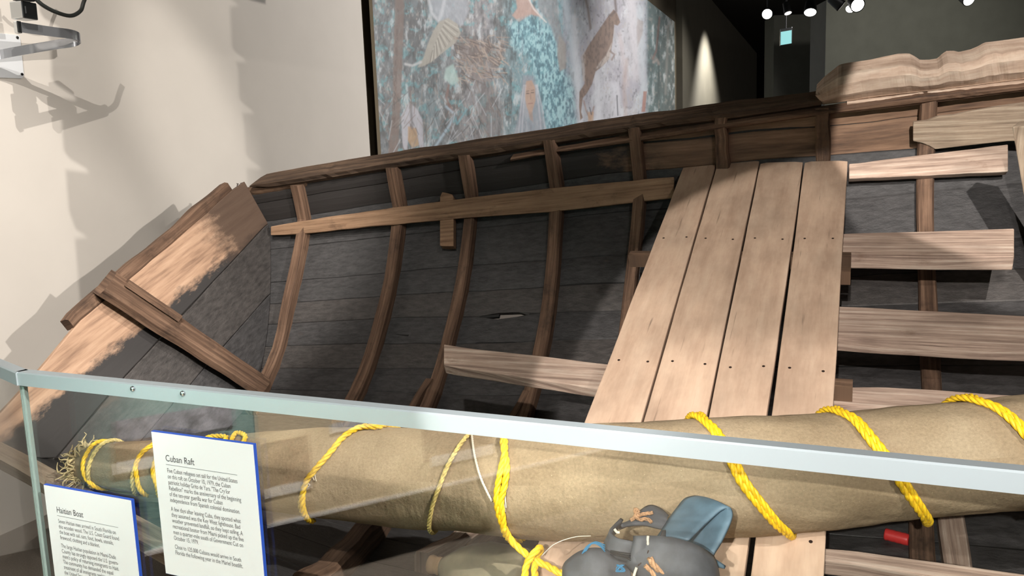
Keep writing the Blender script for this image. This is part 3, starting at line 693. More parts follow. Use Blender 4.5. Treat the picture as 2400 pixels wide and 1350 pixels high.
# ------------------------------------------------------------------ jug
jc = W(*deckpx(1008, 1322, -.08)); je = W(*deckpx(1345, 1392, -.08)); jx = unit(je-jc)
jug = empty('plastic_jug', tuple(jc+jx*.15-A(0, 0, .09)), 'dusty translucent plastic jug lying on its side below the rolled sail', 'jug')
def lathe(name, prof, o_, ax, mat, parent, n=40, dents=0.):
    P = np.array([o_+ax*x for x, r in prof]); a1 = unit(np.cross(ax, A(.2, .1, .97))); a2 = np.cross(ax, a1); V = []; F = []
    for i, (x, r) in enumerate(prof):
        for j in range(n):
            a = 2*math.pi*j/n; R2 = r*(1+dents*nz(math.cos(a)*1.3, math.sin(a)*1.3, x*14)); V.append(P[i]+R2*(a1*math.cos(a)+a2*math.sin(a)))
    for i in range(len(prof)-1):
        for j in range(n): k = (j+1) % n; F.append((i*n+j, i*n+k, (i+1)*n+k, (i+1)*n+j))
    F.append(tuple(range(n-1, -1, -1))); F.append(tuple((len(prof)-1)*n+j for j in range(n)))
    return mesh(name, V, F, mat, parent, None, True)
lathe('neck', [(0, .016), (0, .0235), (.004, .025), (.012, .0245), (.015, .0225), (.022, .0225), (.026, .0245), (.032, .0235), (.037, .026)], jc, jx, 'jug_neck', jug)
lathe('body', [(.034, .024), (.045, .031), (.065, .044), (.09, .059), (.115, .071), (.14, .079), (.165, .083), (.24, .086), (.27, .084), (.285, .076), (.287, .05)], jc, jx, 'jug', jug, dents=.07)

# ------------------------------------------------------------------ rubber bundle
rub = empty('rubber_bundle', tuple(W(*deckpx(1560, 1330, 0))), 'tied bundle of cut dark rubber pieces with a blue-grey loop on the seat boards', 'rubber bundle')
def sheet(name, rows, th, mat, parent):
    """grid of points [rows][cols] thickened along averaged normals"""
    R = np.array(rows, float); n, m = R.shape[:2]; du = np.gradient(R, axis=0); dv = np.gradient(R, axis=1); nn = np.cross(du, dv); nn /= np.linalg.norm(nn, axis=2)[..., None]+1e-9
    V = np.vstack([(R+nn*th/2).reshape(-1, 3), (R-nn*th/2).reshape(-1, 3)]); F = []; N = n*m
    for i in range(n-1):
        for j in range(m-1):
            a = i*m+j; F.append((a, a+1, a+m+1, a+m)); F.append((N+a, N+a+m, N+a+m+1, N+a+1))
    for i in range(n-1):
        a = i*m; F.append((a, a+m, N+a+m, N+a)); a = i*m+m-1; F.append((a, N+a, N+a+m, a+m))
    for j in range(m-1):
        F.append((j, N+j, N+j+1, j+1)); a = (n-1)*m+j; F.append((a, a+1, N+a+1, N+a))
    return mesh(name, V, F, mat, parent, None, True)
D0 = proj(W(*deckpx(1600, 1320, .05)))[2]-.215          # distance of the bundle, from the boards it lies on
def rp(x, y, dz=0.): return at_depth(x, y, D0+dz)
# loop: teardrop strap bent back on itself; its open edge faces right
open_edge = [(1700, 1330, -.02), (1672, 1306, -.02), (1690, 1270, -.01), (1708, 1232, .0), (1716, 1206, .015), (1708, 1192, .025), (1690, 1196, .03), (1666, 1216, .02), (1640, 1240, .0), (1618, 1263, -.02), (1606, 1272, -.02)]
back_edge = [(1620, 1330, .05), (1590, 1308, .05), (1596, 1262, .08), (1610, 1222, .10), (1622, 1186, .12), (1636, 1166, .12), (1608, 1170, .11), (1588, 1192, .09), (1566, 1222, .06), (1546, 1254, .03), (1532, 1268, .03)]
E1 = catmull([rp(*p) for p in open_edge], 6); E2 = catmull([rp(*p) for p in back_edge], 6)
sheet('strap_loop', [[E1[i]*(1-f)+E2[i]*f+BU*.006*math.sin(math.pi*f) for f in np.linspace(0, 1, 9)] for i in range(len(E1))], .007, 'rubber_blue', rub)
# rear pocket: an open curved cuff
lip = [(1420, 1270, -.03), (1424, 1242, -.02), (1436, 1250, -.05), (1460, 1264, -.07), (1490, 1270, -.07), (1525, 1268, -.05)]
cuff_top = catmull([rp(x, y, z) for x, y, z in [(1458, 1216, .03), (1442, 1232, .0), (1432, 1246, -.03), (1446, 1260, -.055), (1474, 1267, -.065), (1502, 1271, -.06), (1545, 1262, -.03), (1556, 1242, .02)]], 7)
cuff_bot = catmull([rp(x, y, z) for x, y, z in [(1440, 1250, .03), (1424, 1262, .0), (1416, 1285, -.03), (1424, 1300, -.055), (1460, 1312, -.065), (1500, 1318, -.06), (1552, 1310, -.03), (1566, 1280, .02)]], 7)
sheet('cuff', [[cuff_top[i]*(1-f)+cuff_bot[i]*f for f in np.linspace(0, 1, 6)] for i in range(len(cuff_top))], .007, 'rubber', rub)
flap_a = catmull([rp(x, y, z) for x, y, z in [(1450, 1240, .05), (1470, 1230, .07), (1500, 1200, .09), (1524, 1186, .10), (1548, 1194, .10), (1566, 1210, .09)]], 6)
flap_b = catmull([rp(x, y, z) for x, y, z in [(1458, 1236, .03), (1484, 1232, .04), (1512, 1232, .05), (1530, 1236, .05), (1548, 1240, .05), (1562, 1240, .05)]], 6)
sheet('flap', [[flap_a[i]*(1-f)+flap_b[i]*f+BU*.01*math.sin(math.pi*f) for f in np.linspace(0, 1, 6)] for i in range(len(flap_a))], .006, 'rubber', rub)
# inside of the pocket, dark lining
body_t = catmull([rp(x, y, z) for x, y, z in [(1486, 1258, -.055), (1530, 1257, -.075), (1580, 1262, -.085), (1630, 1278, -.08), (1666, 1300, -.06), (1676, 1318, -.03)]], 7)
body_b = catmull([rp(x, y, z) for x, y, z in [(1466, 1322, -.06), (1520, 1372, -.09), (1580, 1392, -.10), (1630, 1392, -.095), (1664, 1386, -.07), (1678, 1370, -.03)]], 7)
sheet('body_wrap', [[body_t[i]*(1-f)+body_b[i]*f-RW@A(0, 0, 1)*.02*math.sin(math.pi*f) for f in np.linspace(0, 1, 9)] for i in range(len(body_t))], .007, 'rubber', rub)
edge_t = [rp(x, y, z) for x, y, z in [(1489, 1257, -.07), (1497, 1256, -.075), (1520, 1256, -.08)]]; edge_b = [rp(x, y, z) for x, y, z in [(1472, 1322, -.08), (1486, 1324, -.085), (1503, 1326, -.09)]]
sheet('overlap_strip', [[edge_t[i]*(1-f)+edge_b[i]*f for f in np.linspace(0, 1, 7)] for i in range(3)], .008, 'rubber', rub)
toe_t = catmull([rp(x, y, z) for x, y, z in [(1322, 1330, -.01), (1330, 1316, -.04), (1356, 1296, -.05), (1385, 1286, -.06), (1412, 1288, -.06), (1446, 1302, -.055), (1470, 1312, -.05)]], 6)
toe_b = catmull([rp(x, y, z) for x, y, z in [(1318, 1372, -.01), (1326, 1385, -.05), (1356, 1390, -.075), (1385, 1392, -.085), (1420, 1392, -.085), (1450, 1390, -.075), (1480, 1388, -.06)]], 6)
sheet('toe_piece', [[toe_t[i]*(1-f)+toe_b[i]*f-RW@A(0, 0, 1)*.018*math.sin(math.pi*f) for f in np.linspace(0, 1, 8)] for i in range(len(toe_t))], .008, 'rubber', rub)
def rt(name, pts, r, mat, z=-.1): P = catmull([rp(x, y, z) for x, y in pts], 8); return tube(name, P, r, mat, rub, 7)
rope('twine_tie', [rp(x, y, .055) for x, y in [(1480, 1224), (1490, 1206), (1487, 1194), (1497, 1198), (1492, 1208), (1512, 1204), (1530, 1202)]], .004, 'twine', rub)
rope('twine_tie', [rp(x, y, .045) for x, y in [(1478, 1220), (1490, 1212), (1500, 1218), (1515, 1216), (1528, 1224)]], .004, 'twine', rub)
rope('twine_tie', [rp(x, y, -.108) for x, y in [(1523, 1308), (1530, 1322), (1545, 1336), (1570, 1344), (1590, 1356)]], .0062, 'twine', rub)
rope('twine_tie', [rp(x, y, -.105) for x, y in [(1512, 1326), (1524, 1336), (1534, 1348), (1545, 1362)]], .005, 'twine', rub)
rt('lace', [(1519, 1256), (1518, 1270), (1520, 1280), (1523, 1288)], .0026, 'string', -.084); rt('lace', [(1492, 1330), (1487, 1345), (1483, 1362)], .0028, 'string', -.098)
rt('lace', [(1440, 1240), (1446, 1247), (1452, 1248)], .0028, 'string', -.055)
rt('wire_tie', [(1520, 1290), (1512, 1310), (1495, 1326)], .0012, 'nail', -.094)
for k in range(4):
    rt('blue_thread', [(1364+k*3, 1298-k*2), (1376+k*4, 1280-k*2), (1396+k*3, 1270+k*3), (1418, 1278+k*5)], .0011, 'blue_thread', -.068)
P = [rp(1451+8*math.cos(a*1.9)+a*.3, 1332+8*math.sin(a*1.3), -.112) for a in np.linspace(0, 22, 120)]; tube('blue_thread', np.array(P), .0011, 'blue_thread', rub, 5)
for k in range(4): rt('black_thread', [(1430, 1290+k*3), (1450+k*4, 1294+k*4), (1478, 1298+k*5)], .001, 'black_metal', -.085)
rt('lead_wire', [(1270, 1302), (1300, 1275), (1345, 1259), (1385, 1256)], .0008, 'string', .04)

# red tube in the bilge
hx = hull_hit(2074, 1262); hy = hull_hit(2120, 1274); hn = hulln(lbu(hx)[0], .66); ax = unit(hy-hx); o_ = hx+hn*.016
lathe('red_tube', [(0, .010), (0, .0165), (.004, .0175), (.012, .0165), (.020, .0175), (.028, .0165), (.036, .0175), (.044, .0165), (.052, .0175), (.060, .0165), (.064, .016), (.064, .01)], o_, ax, 'red', None, 20)
tag(bpy.context.scene.objects['red_tube'], 'small ribbed red plastic tube lying in the bilge beside a rib', 'tube')

# ------------------------------------------------------------------ glass barrier
RH = 1.10
def on_height(px, py, z): v = ray(px, py); return CAM+v*((z-1.55)/v[2])
G0 = on_height(49, 868, RH); G1 = on_height(2400, 1097, RH); gd = unit(G1-G0); G2 = G1+gd*1.6; gn = A(gd[1], -gd[0], 0); gn = gn if gn@A(0, 1, 0) < 0 else -gn   # towards viewer
H2 = on_height(0, 848, RH); hd = unit(H2-G0); H3 = G0+hd*1.1; hn2 = A(hd[1], -hd[0], 0); hn2 = hn2 if hn2@(CAM-G0) > 0 else -hn2
bar = empty('glass_barrier', (G0[0], G0[1], 0), 'clear glass railing with aluminium top rail in front of the boat', 'railing')
def rail(a, b, nn):
    r = .0165; d = unit(b-a); path = [a, a+(b-a)*.5, b]
    prof = [(-.016, -.034), (-.016, -.003), (-.013, 0), (.013, 0), (.016, -.003), (.016, -.034), (.011, -.034), (.011, -.006), (-.011, -.006), (-.011, -.034)]
    return loft('top_rail', path, nn, A(0, 0, 1), prof, 'alu', bar)
m = unit(gd-hd)
rail(G0, G2, gn); rail(G0-hd*.012, H3, hn2)
def pane(a, b, nn):
    c = (a+b)/2; z0, z1 = .06, RH-.007; V, F = boxvf(A(c[0], c[1], (z0+z1)/2), (b-a)/2, nn*.005, A(0, 0, (z1-z0)/2)); return mesh('glass_pane', V, F, 'glass', bar)
pane(G0+gd*.012, G2, gn); pane(G0+hd*.012, H3, hn2)
for a, d, nn in ((G0+gd*.006, gd, gn), (G0+hd*.006, hd, hn2)):
    V, F = boxvf(A(a[0], a[1], (RH-.04+.06)/2), d*.004, nn*.005, A(0, 0, (RH-.10)/2)); mesh('glass_edge', V, F, 'glass_edge', bar)
for a, b, nn in ((G0, G2, gn), (G0, H3, hn2)):
    c = (a+b)/2; V, F = boxvf(A(c[0], c[1], .04), (b-a)/2, nn*.03, A(0, 0, .04)); mesh('base_channel', V, F, 'alu', bar)
for px, py in ((312, 911), (429, 922)):
    c = on_plane(px, py, G0+gn*.016, gn); V1 = tubevf([c, c+gn*.003, c+gn*.0045], [.0065, .0062, .0045], 16); V, F = V1; sc_ = mesh('screw', V, F, 'steel', bar, None, True)
    V, F = boxvf(c+gn*.0047, gd*.003, gn*.0004, A(0, 0, .0007)); mesh('screw_slot', V, F, 'black_metal', sc_)

# ------------------------------------------------------------------ text signs on the glass
def text_mesh(body, size, x, z, M4, mat, parent, name, width=None, spacing=1.0):
    cu = bpy.data.curves.new(name, 'FONT'); cu.body = body; cu.size = size; cu.space_line = spacing; cu.align_x = 'LEFT'; cu.resolution_u = 3
    ob = bpy.data.objects.new(name, cu); COL.objects.link(ob); dg = bpy.context.evaluated_depsgraph_get()
    me = bpy.data.meshes.new_from_object(ob.evaluated_get(dg)); bpy.data.objects.remove(ob)
    V = np.array([v.co[:] for v in me.vertices]); F = [tuple(p.vertices) for p in me.polygons]
    sc = 1.0 if width is None else width/(V[:, 0].max()-V[:, 0].min())
    Wd = [M4(x+a*sc, z+b) for a, b, _ in V]; bpy.data.meshes.remove(me); return mesh(name, Wd, F, mat, parent)
def sign(tl, tr, h, label, title, tw, paras, nm):
    SP = G0+gn*.014; a = on_plane(*tl, SP, gn); b = on_plane(*tr, SP, gn); b[2] = a[2]; wd = np.linalg.norm(b-a); X = unit(b-a)
    root = empty(nm, tuple((a+b)/2-A(0, 0, h)), label, 'sign', 'text panels on the glass')
    M4 = lambda x, z, o=.0: a+X*x-A(0, 0, -z)+gn*o
    c = a+X*wd/2-A(0, 0, h/2); V, F = boxvf(c-gn*.003, X*wd/2, gn*.004, A(0, 0, h/2)); mesh('board_core', V, F, 'blue_core', root)
    V, F = boxvf(c+gn*.0014, X*(wd/2-.0012), gn*.0006, A(0, 0, h/2-.0012)); mesh('card_face', V, F, 'paper', root)
    T_ = lambda x, z: M4(x, z, .0024)
    mx = wd*.125
    text_mesh(title, wd*.075, mx, -wd*.225, T_, 'ink', root, 'title_text', tw*wd)
    V, F = boxvf(M4(mx+(wd*.70)/2, -wd*.252, .0022), X*wd*.35, gn*.0002, A(0, 0, .0004)); mesh('title_rule', V, F, 'ink_pale', root)
    z = -wd*.315
    for para in paras:
        for ln, wf in para:
            text_mesh(ln, wd*.050, mx+wd*.005, z, T_, 'ink_pale', root, 'text_line', wf*wd); z -= wd*.0475
        z -= wd*.026
sign((355, 1010), (595, 1042), .345, 'white text panel with blue edges headed Cuban Raft fixed to the glass', 'Cuban Raft', .29,
     [[('Five Cuban refugees set sail for the United States', .69), ('on this raft on October 10, 1979, the Cuban', .62), ('patriotic holiday Grito de Yara. "The Cry for', .61), ('Rebellion" marks the anniversary of the beginning', .71), ('of the ten-year guerilla war for Cuban', .53), ('independence from Spanish colonial domination.', .69)],
      [('A few days after leaving Cuba, they spotted what', .69), ('they assumed was the Key West lighthouse. Bad', .68), ('weather prevented landfall, so they kept sailing. A', .70), ('recreational boater from Miami picked up the five', .70), ('men a quarter-mile south of Government Cut on', .69), ('October 15, 1979.', .25)],
      [('Close to 125,000 Cubans would arrive in South', .66), ('Florida the following year in the Mariel boatlift.', .67)]], 'text_panel')
sign((103, 1135), (308, 1165), .30, 'white text panel with blue edges headed Haitian Boat fixed to the glass', 'Haitian Boat', .31,
     [[('Seven Haitian men arrived in South Florida on', .66), ('this wooden vessel. The U.S. Coast Guard found', .69), ('the boat with sail, oars, food, bowls, utensils,', .62), ('firewood, clothing and a blanket.', .46)],
      [('The large Haitian population in Miami-Dade', .63), ('County has strongly opposed the U.S. govern-', .65), ("ment's policy of returning immigrants to Haiti.", .65), ('The community has demanded the equal', .58), ('treatment of all immigrants seeking residency in', .67), ('the United States.', .25)]], 'text_panel')

# ------------------------------------------------------------------ chrome bracket on the left wall
D_ = 3.45
def wp(px, py, off): return on_plane(px, py, WP+WN*off, WN)
brk = empty('wall_bracket', tuple(wp(20, 130, 0.)), 'chrome swing-arm bracket with a hanging cable on the cream wall', 'bracket')
mpl = board('mount_plate', [wp(x, y, .012) for x, y in [(-60, 72), (44, 82), (48, 88), (57, 178), (52, 184), (-60, 180)]], WN, .012, WD, 'plate', brk, .002)
for x, y in ((40, 88), (51, 174)):
    c = wp(x, y, .012); V, F = tubevf([c, c+WN*.003, c+WN*.004], .006, 12); mesh('plate_screw', V, F, 'black_metal', mpl, None, True)
arm = catmull([wp(-90, 146, .03), wp(0, 128, .09), wp(60, 117, .16), wp(130, 105, .24), wp(172, 99, .29), wp(186, 92, .30), wp(183, 86, .315), wp(165, 80, .33), wp(120, 74, .35), wp(50, 64, .38)], 8)
loft('swing_arm', arm, A(0, 0, 1), [unit(np.cross(A(0, 0, 1), t)) for t in np.gradient(arm, axis=0)], [(-.020, -.004), (-.020, .004), (.020, .004), (.020, -.004)], 'chrome', brk, bevel=.0015)
c = wp(42, 64, .38); V, F = boxvf(c, unit(arm[-1]-arm[-5])*.012, WN*.012, A(0, 0, .024)); mesh('arm_end_cap', V, F, 'steel', brk, bevel=.004)
c = wp(56, 26, .385); d0 = unit(arm[-1]-arm[-6]); d1 = np.cross(d0, A(0, 0, 1))
V, F = boxvf(c, d0*.04, d1*.03, A(0, 0, .034)); cbk = mesh('clamp_block', V, F, 'steel', brk, bevel=.004)
sg = 1 if d1@(CAM-c) > 0 else -1
V, F = boxvf(c+d1*sg*.031, d0*.024, d1*.002, A(0, 0, .014)); mesh('clamp_window', V, F, 'black_metal', cbk)
c2 = wp(54, -14, .385); V, F = boxvf(c2, d0*.034, d1*.026, A(0, 0, .028)); mesh('upper_clamp', V, F, 'black_metal', brk, bevel=.004)
tube('cable', catmull([wp(80, -6, .385), wp(100, 12, .39), (wp(130, 28, .39)), wp(165, 37, .39), wp(188, 26, .39), wp(196, 5, .39), wp(206, -20, .39)], 10), .0085, 'cable', brk, 10)

# invented cloth added above the view; its notched edge throws the toothed shadows on the left wall
def blocker():
    S1 = A(-.2, .9, 4.6); E_ = []
    pts = [(60, -500), (84, -120), (124, -96), (88, -90), (96, 30), (104, 44), (150, 72), (146, 80), (112, 78), (122, 100), (126, 192), (136, 202), (184, 232), (180, 240), (140, 236), (148, 280), (154, 360), (166, 374), (214, 402), (208, 410), (158, 404), (166, 500), (180, 540), (215, 560), (180, 566), (186, 640), (196, 760)]
    P = []
    for x, y in pts:
        Q = on_plane(x, y, WP, WN); P.append(S1+(Q-S1)*.5)
    up = max(p[2] for p in P)+.45; P.insert(0, A(P[0][0], P[0][1], up)); r0 = A(P[0][0], P[0][1], up)+WD*2.1; r1 = A(P[-1][0], P[-1][1], P[-1][2])+WD*2.1
    root = empty('shadow_cloth', tuple(P[-1]), 'added unseen scalloped cloth shadow banner hung high in front of the cream wall', 'blocker')
    board('cloth', P+[r1, r0], WN, .006, A(0, 0, 1), 'canvas', root, 0)
    for q in (A(P[0][0], P[0][1], up)+WD*.05, r0-WD*.05):
        V, F = tubevf([q-A(0, 0, .03), q+A(0, 0, .5), A(q[0], q[1], 6)], .004, 6); mesh('hanging_cord', V, F, 'black_metal', root)
blocker()

# ------------------------------------------------------------------ mural
def fbm(x, y, seed, oct=4):
    r = np.random.default_rng(seed); out = 0; amp = 1; tot = 0
    for o in range(oct):
        g = r.random((64, 64)); xi = np.floor(x).astype(int); yi = np.floor(y).astype(int); fx = x-xi; fy = y-yi; fx = fx*fx*(3-2*fx); fy = fy*fy*(3-2*fy)
        q = lambda a, b: g[a % 64, b % 64]
        out = out+amp*((q(xi, yi)*(1-fx)+q(xi+1, yi)*fx)*(1-fy)+(q(xi, yi+1)*(1-fx)+q(xi+1, yi+1)*fx)*fy); tot += amp; amp *= .55; x = x*2.07+3; y = y*2.07+7
    return out/tot
NC, NR = 560, 540
pxs = np.linspace(884, 1582, NC); ZB, ZT = .15, 4.62
mur = empty('mural', tuple(wallpt((sM0+sM1)/2, ZB)), 'large painted mural of wild birds, a deer and a woman on the recessed wall', 'mural')
OFFM = -.02
ssm = [(on_plane(x, 200, WP+WN*OFFM, WN)-WP)@WD for x in pxs]; ssm[0] = sM0
zz = np.linspace(ZB, ZT, NR); V = np.zeros((NR, NC, 3)); PX = np.zeros((NR, NC)); PY = np.zeros((NR, NC))
for j in range(NC):
    c0 = wallpt(ssm[j], 0, OFFM); V[:, j] = c0; V[:, j, 2] = zz
d = (V.reshape(-1, 3)-CAM)@RW; PX = (1200+FPX*d[:, 0]/d[:, 2]).reshape(NR, NC); PY = (675+FPX*d[:, 1]/d[:, 2]).reshape(NR, NC)
# painting laid out on the panel in "canvas" units PX, PY
s1 = fbm(PX/9, PY/26, 1); s2 = fbm(PX/30, PY/60, 2); s3 = fbm(PX/4, PY/9, 3, 3); s4 = fbm(PX/14, PY/14, 4)
lc = lambda *c: np.array(lin(*c)[:3]); img = np.zeros((NR, NC, 3))
stops = [(880, (120, 126, 130)), (960, (110, 118, 122)), (1010, (120, 140, 146)), (1070, (134, 132, 132)), (1140, (150, 146, 150)), (1190, (112, 140, 146)), (1240, (104, 158, 170)), (1310, (122, 172, 186)), (1345, (170, 182, 192)), (1400, (198, 198, 208)), (1470, (206, 204, 212)), (1512, (176, 184, 196)), (1521, (92, 128, 128)), (1582, (74, 92, 88))]
for k in range(3): img[..., k] = np.interp(PX, [s[0] for s in stops], [lc(*s[1])[k] for s in stops])
def blend(mask, col): 
    global img
    mask = np.clip(mask, 0, 1)[..., None]; img = img*(1-mask)+mask*lc(*col)
sm = lambda x, a, b: np.clip((x-a)/(b-a), 0, 1)
img = img*.92+.02; img *= (.72+.6*s1)[..., None]
blend(sm(s2, .52, .66)*.6*(PX < 1200), (92, 84, 80)); blend(sm(s4, .56, .68)*.7*(PX < 1340), (92, 168, 176)); blend(sm(s1, .6, .75)*.6, (206, 214, 218)); blend(sm(1-s1, .6, .75)*.55*(PX < 1340), (66, 72, 72))
blend(sm(s2, .5, .62)*.55*(PX > 1320)*(PX < 1515), (168, 160, 176)); blend(sm(s3, .62, .76)*.5, (180, 170, 160)); blend(sm(1-s3, .62, .78)*.4, (70, 66, 64))
def poly(pts, soft=2.0):
    inside = np.zeros(PX.shape, bool); n = len(pts); dmin = np.full(PX.shape, 1e9)
    for i in range(n):
        x0, y0 = pts[i]; x1, y1 = pts[(i+1) % n]
        cond = ((y0 > PY) != (y1 > PY)) & (PX < (x1-x0)*(PY-y0)/((y1-y0) if y1 != y0 else 1e-9)+x0); inside ^= cond
        L2 = (x1-x0)**2+(y1-y0)**2+1e-9; t = np.clip(((PX-x0)*(x1-x0)+(PY-y0)*(y1-y0))/L2, 0, 1); dmin = np.minimum(dmin, np.hypot(PX-x0-t*(x1-x0), PY-y0-t*(y1-y0)))
    return np.clip(.5+np.where(inside, dmin, -dmin)/soft, 0, 1)
def line(pts, w_):
    m = np.zeros(PX.shape)
    for (x0, y0), (x1, y1) in zip(pts, pts[1:]):
        L2 = (x1-x0)**2+(y1-y0)**2+1e-9; t = np.clip(((PX-x0)*(x1-x0)+(PY-y0)*(y1-y0))/L2, 0, 1); m = np.maximum(m, np.clip(1.2-np.hypot(PX-x0-t*(x1-x0), PY-y0-t*(y1-y0))/w_, 0, 1))
    return m
blend(poly([(928, -60), (950, -60), (944, 120), (938, 260), (930, 400), (906, 400), (920, 250), (924, 60)], 4)*.85, (132, 106, 92)); blend(poly([(930, 20), (936, 20), (926, 300), (918, 300)], 3)*.6*sm(s3, .4, .6), (92, 70, 60))
# pale wading bird: body and neck at the top, spread wing, tail feathers
blend(poly([(1000, -40), (1012, 10), (1020, 40), (1034, 52), (1085, 60), (1098, 30), (1090, -40)], 6)*.75, (168, 174, 184)); blend(line([(1002, -20), (1012, 30), (1028, 50), (1034, 36), (1042, 0)], 5)*.8, (200, 204, 210))
wing = poly([(1030, 50), (1050, 42), (1072, 56), (1080, 78), (1068, 100), (1040, 122), (1010, 146), (990, 156), (978, 158), (992, 136), (1002, 104), (1016, 72)], 3); blend(wing*.95, (176, 168, 152))
for k in range(16):
    f = k/15; blend(line([(1044-f*30, 48+f*70), (1078-f*72, 70+f*84)], 1.6)*wing*.7, (128, 118, 104) if k % 2 else (206, 200, 184))
blend(line([(950, 150), (966, 154), (986, 146)], 4)*.8, (206, 206, 206))
# nest of twigs
nest = poly([(1068, 96), (1100, 84), (1126, 100), (1160, 110), (1184, 96), (1172, 150), (1150, 178), (1112, 188), (1090, 160)], 10); blend(nest*.55, (134, 108, 94))
rr_ = np.random.default_rng(5)
for k in range(150):
    x, y = rr_.uniform(1064, 1180), rr_.uniform(84, 190); a = rr_.uniform(-.2, 1.4); ln = rr_.uniform(12, 34)
    blend(line([(x, y), (x+ln*math.cos(a), y+ln*math.sin(a))], 1.5)*.75*(nest > -.1), [(166, 138, 116), (96, 76, 66), (186, 164, 144)][k % 3])
blend(poly([(1112, 190), (1150, 186), (1176, 240), (1180, 340), (1110, 360), (1118, 280)], 8)*.55, (122, 110, 106))
# coral bird at the top
blend(poly([(1206, -30), (1234, -30), (1244, 6), (1262, 30), (1268, 40), (1244, 34), (1232, 42), (1216, 52), (1200, 36), (1212, 20)], 4)*.85, (196, 150, 130)); blend(line([(1236, -10), (1250, 20), (1270, 42), (1280, 52)], 2.5)*.7, (222, 216, 210))
# blue foliage mass
bl = poly([(1190, 60), (1240, 40), (1300, 70), (1320, 150), (1345, 210), (1352, 300), (1330, 330), (1290, 320), (1262, 200), (1240, 130), (1200, 110)], 16); blend(bl*.6, (92, 166, 184)); blend(bl*sm(s3, .5, .62)*.8, (150, 208, 214)); blend(bl*sm(1-s3, .54, .66)*.7, (52, 112, 130))
# grey trunk with pointed animal
blend(poly([(1258, -40), (1302, -40), (1312, 60), (1328, 110), (1326, 160), (1312, 168), (1304, 100), (1290, 60), (1262, 20)], 6)*.7, (146, 140, 142)); blend(poly([(1310, 80), (1326, 104), (1326, 160), (1312, 166), (1306, 130)], 4)*.6, (170, 158, 144))
# pale drapery / waterfalls
for x0, y0, x1, y1, w_, c in ((1322, -20, 1356, 200, 12, (188, 204, 216)), (1345, 40, 1362, 300, 9, (214, 218, 226)), (1480, -20, 1492, 180, 16, (214, 208, 214)), (1452, 80, 1470, 200, 7, (206, 192, 196)), (1500, 20, 1508, 220, 10, (196, 206, 214)), (1398, 180, 1404, 300, 12, (220, 222, 230)), (1440, 200, 1452, 300, 12, (214, 214, 224))):
    blend(line([(x0, y0), (x1, y1)], w_)*.75, c)
blend(line([(1470, 140), (1462, 200), (1468, 290)], 6)*.5, (190, 160, 150)); blend(line([(1368, -20), (1378, 20), (1384, 66)], 4)*.8, (132, 108, 92)); blend(poly([(1494, 44), (1508, 50), (1506, 80), (1494, 110), (1492, 70)], 4)*.5, (170, 140, 126))
# deer leaping upward
deer = poly([(1438, 22), (1446, 30), (1454, 52), (1448, 60), (1440, 58), (1438, 80), (1434, 110), (1426, 140), (1408, 158), (1396, 168), (1388, 196), (1376, 218), (1366, 230), (1362, 262), (1366, 276), (1360, 282), (1357, 250), (1358, 216), (1370, 196), (1370, 160), (1366, 132), (1376, 112), (1394, 84), (1412, 58), (1424, 40), (1432, 30)], 2.5)
blend(deer*.95, (146, 112, 88)); blend(poly([(1434, 100), (1430, 136), (1410, 156), (1396, 162), (1404, 148), (1420, 130)], 3)*.8, (206, 190, 178)); blend(poly([(1362, 132), (1372, 116), (1372, 190), (1366, 190)], 2)*.5, (196, 176, 160)); blend(line([(1432, 36), (1444, 26), (1440, -20)], 4)*.8, (112, 90, 80)); blend(line([(1430, 120), (1440, 128), (1434, 140)], 3)*.8, (150, 120, 104)); blend(deer*sm(1-s3, .5, .7)*.4, (92, 70, 60))
blend(line([(1368, 236), (1374, 260), (1384, 280), (1392, 250)], 2.5)*.7, (172, 128, 110)); blend(poly([(1378, 262), (1392, 262), (1390, 292), (1378, 292)], 3)*.7, (206, 150, 84)); blend(line([(1382, 252), (1386, 268)], 2)*.8, (70, 74, 90)); blend(line([(1446, 224), (1448, 270)], 2)*.8, (70, 68, 76)); blend(poly([(1508, 214), (1516, 214), (1512, 262), (1504, 262)], 2)*.8, (190, 116, 86))
# veiled woman
blend(poly([(1226, 176), (1250, 178), (1264, 230), (1276, 300), (1290, 330), (1200, 330), (1216, 270), (1222, 220)], 7)*.7, (150, 150, 162)); blend(poly([(1234, 190), (1246, 188), (1254, 204), (1255, 236), (1248, 260), (1242, 270), (1234, 250), (1230, 226), (1230, 204)], 3)*.95, (190, 150, 122))
for c in ((1237, 219), (1248, 217)): blend(line([(c[0]-2.5, c[1]), (c[0]+2.5, c[1])], 1.8)*.8, (84, 66, 62)); blend(line([(c[0]-3, c[1]-5), (c[0]+3, c[1]-6)], 1.2)*.7, (92, 74, 66))
blend(line([(1243, 218), (1244, 232)], 1.4)*.5, (140, 104, 86)); blend(line([(1239, 243), (1248, 242)], 1.6)*.8, (150, 92, 84)); blend(poly([(1238, 262), (1248, 262), (1250, 286), (1242, 280)], 3)*.7, (176, 140, 116))
for x0, x1 in ((1228, 1214), (1232, 1222), (1256, 1270), (1258, 1282)): blend(line([(x0, 200), ((x0+x1)/2, 250), (x1, 330)], 2.5)*.5, (196, 194, 204))
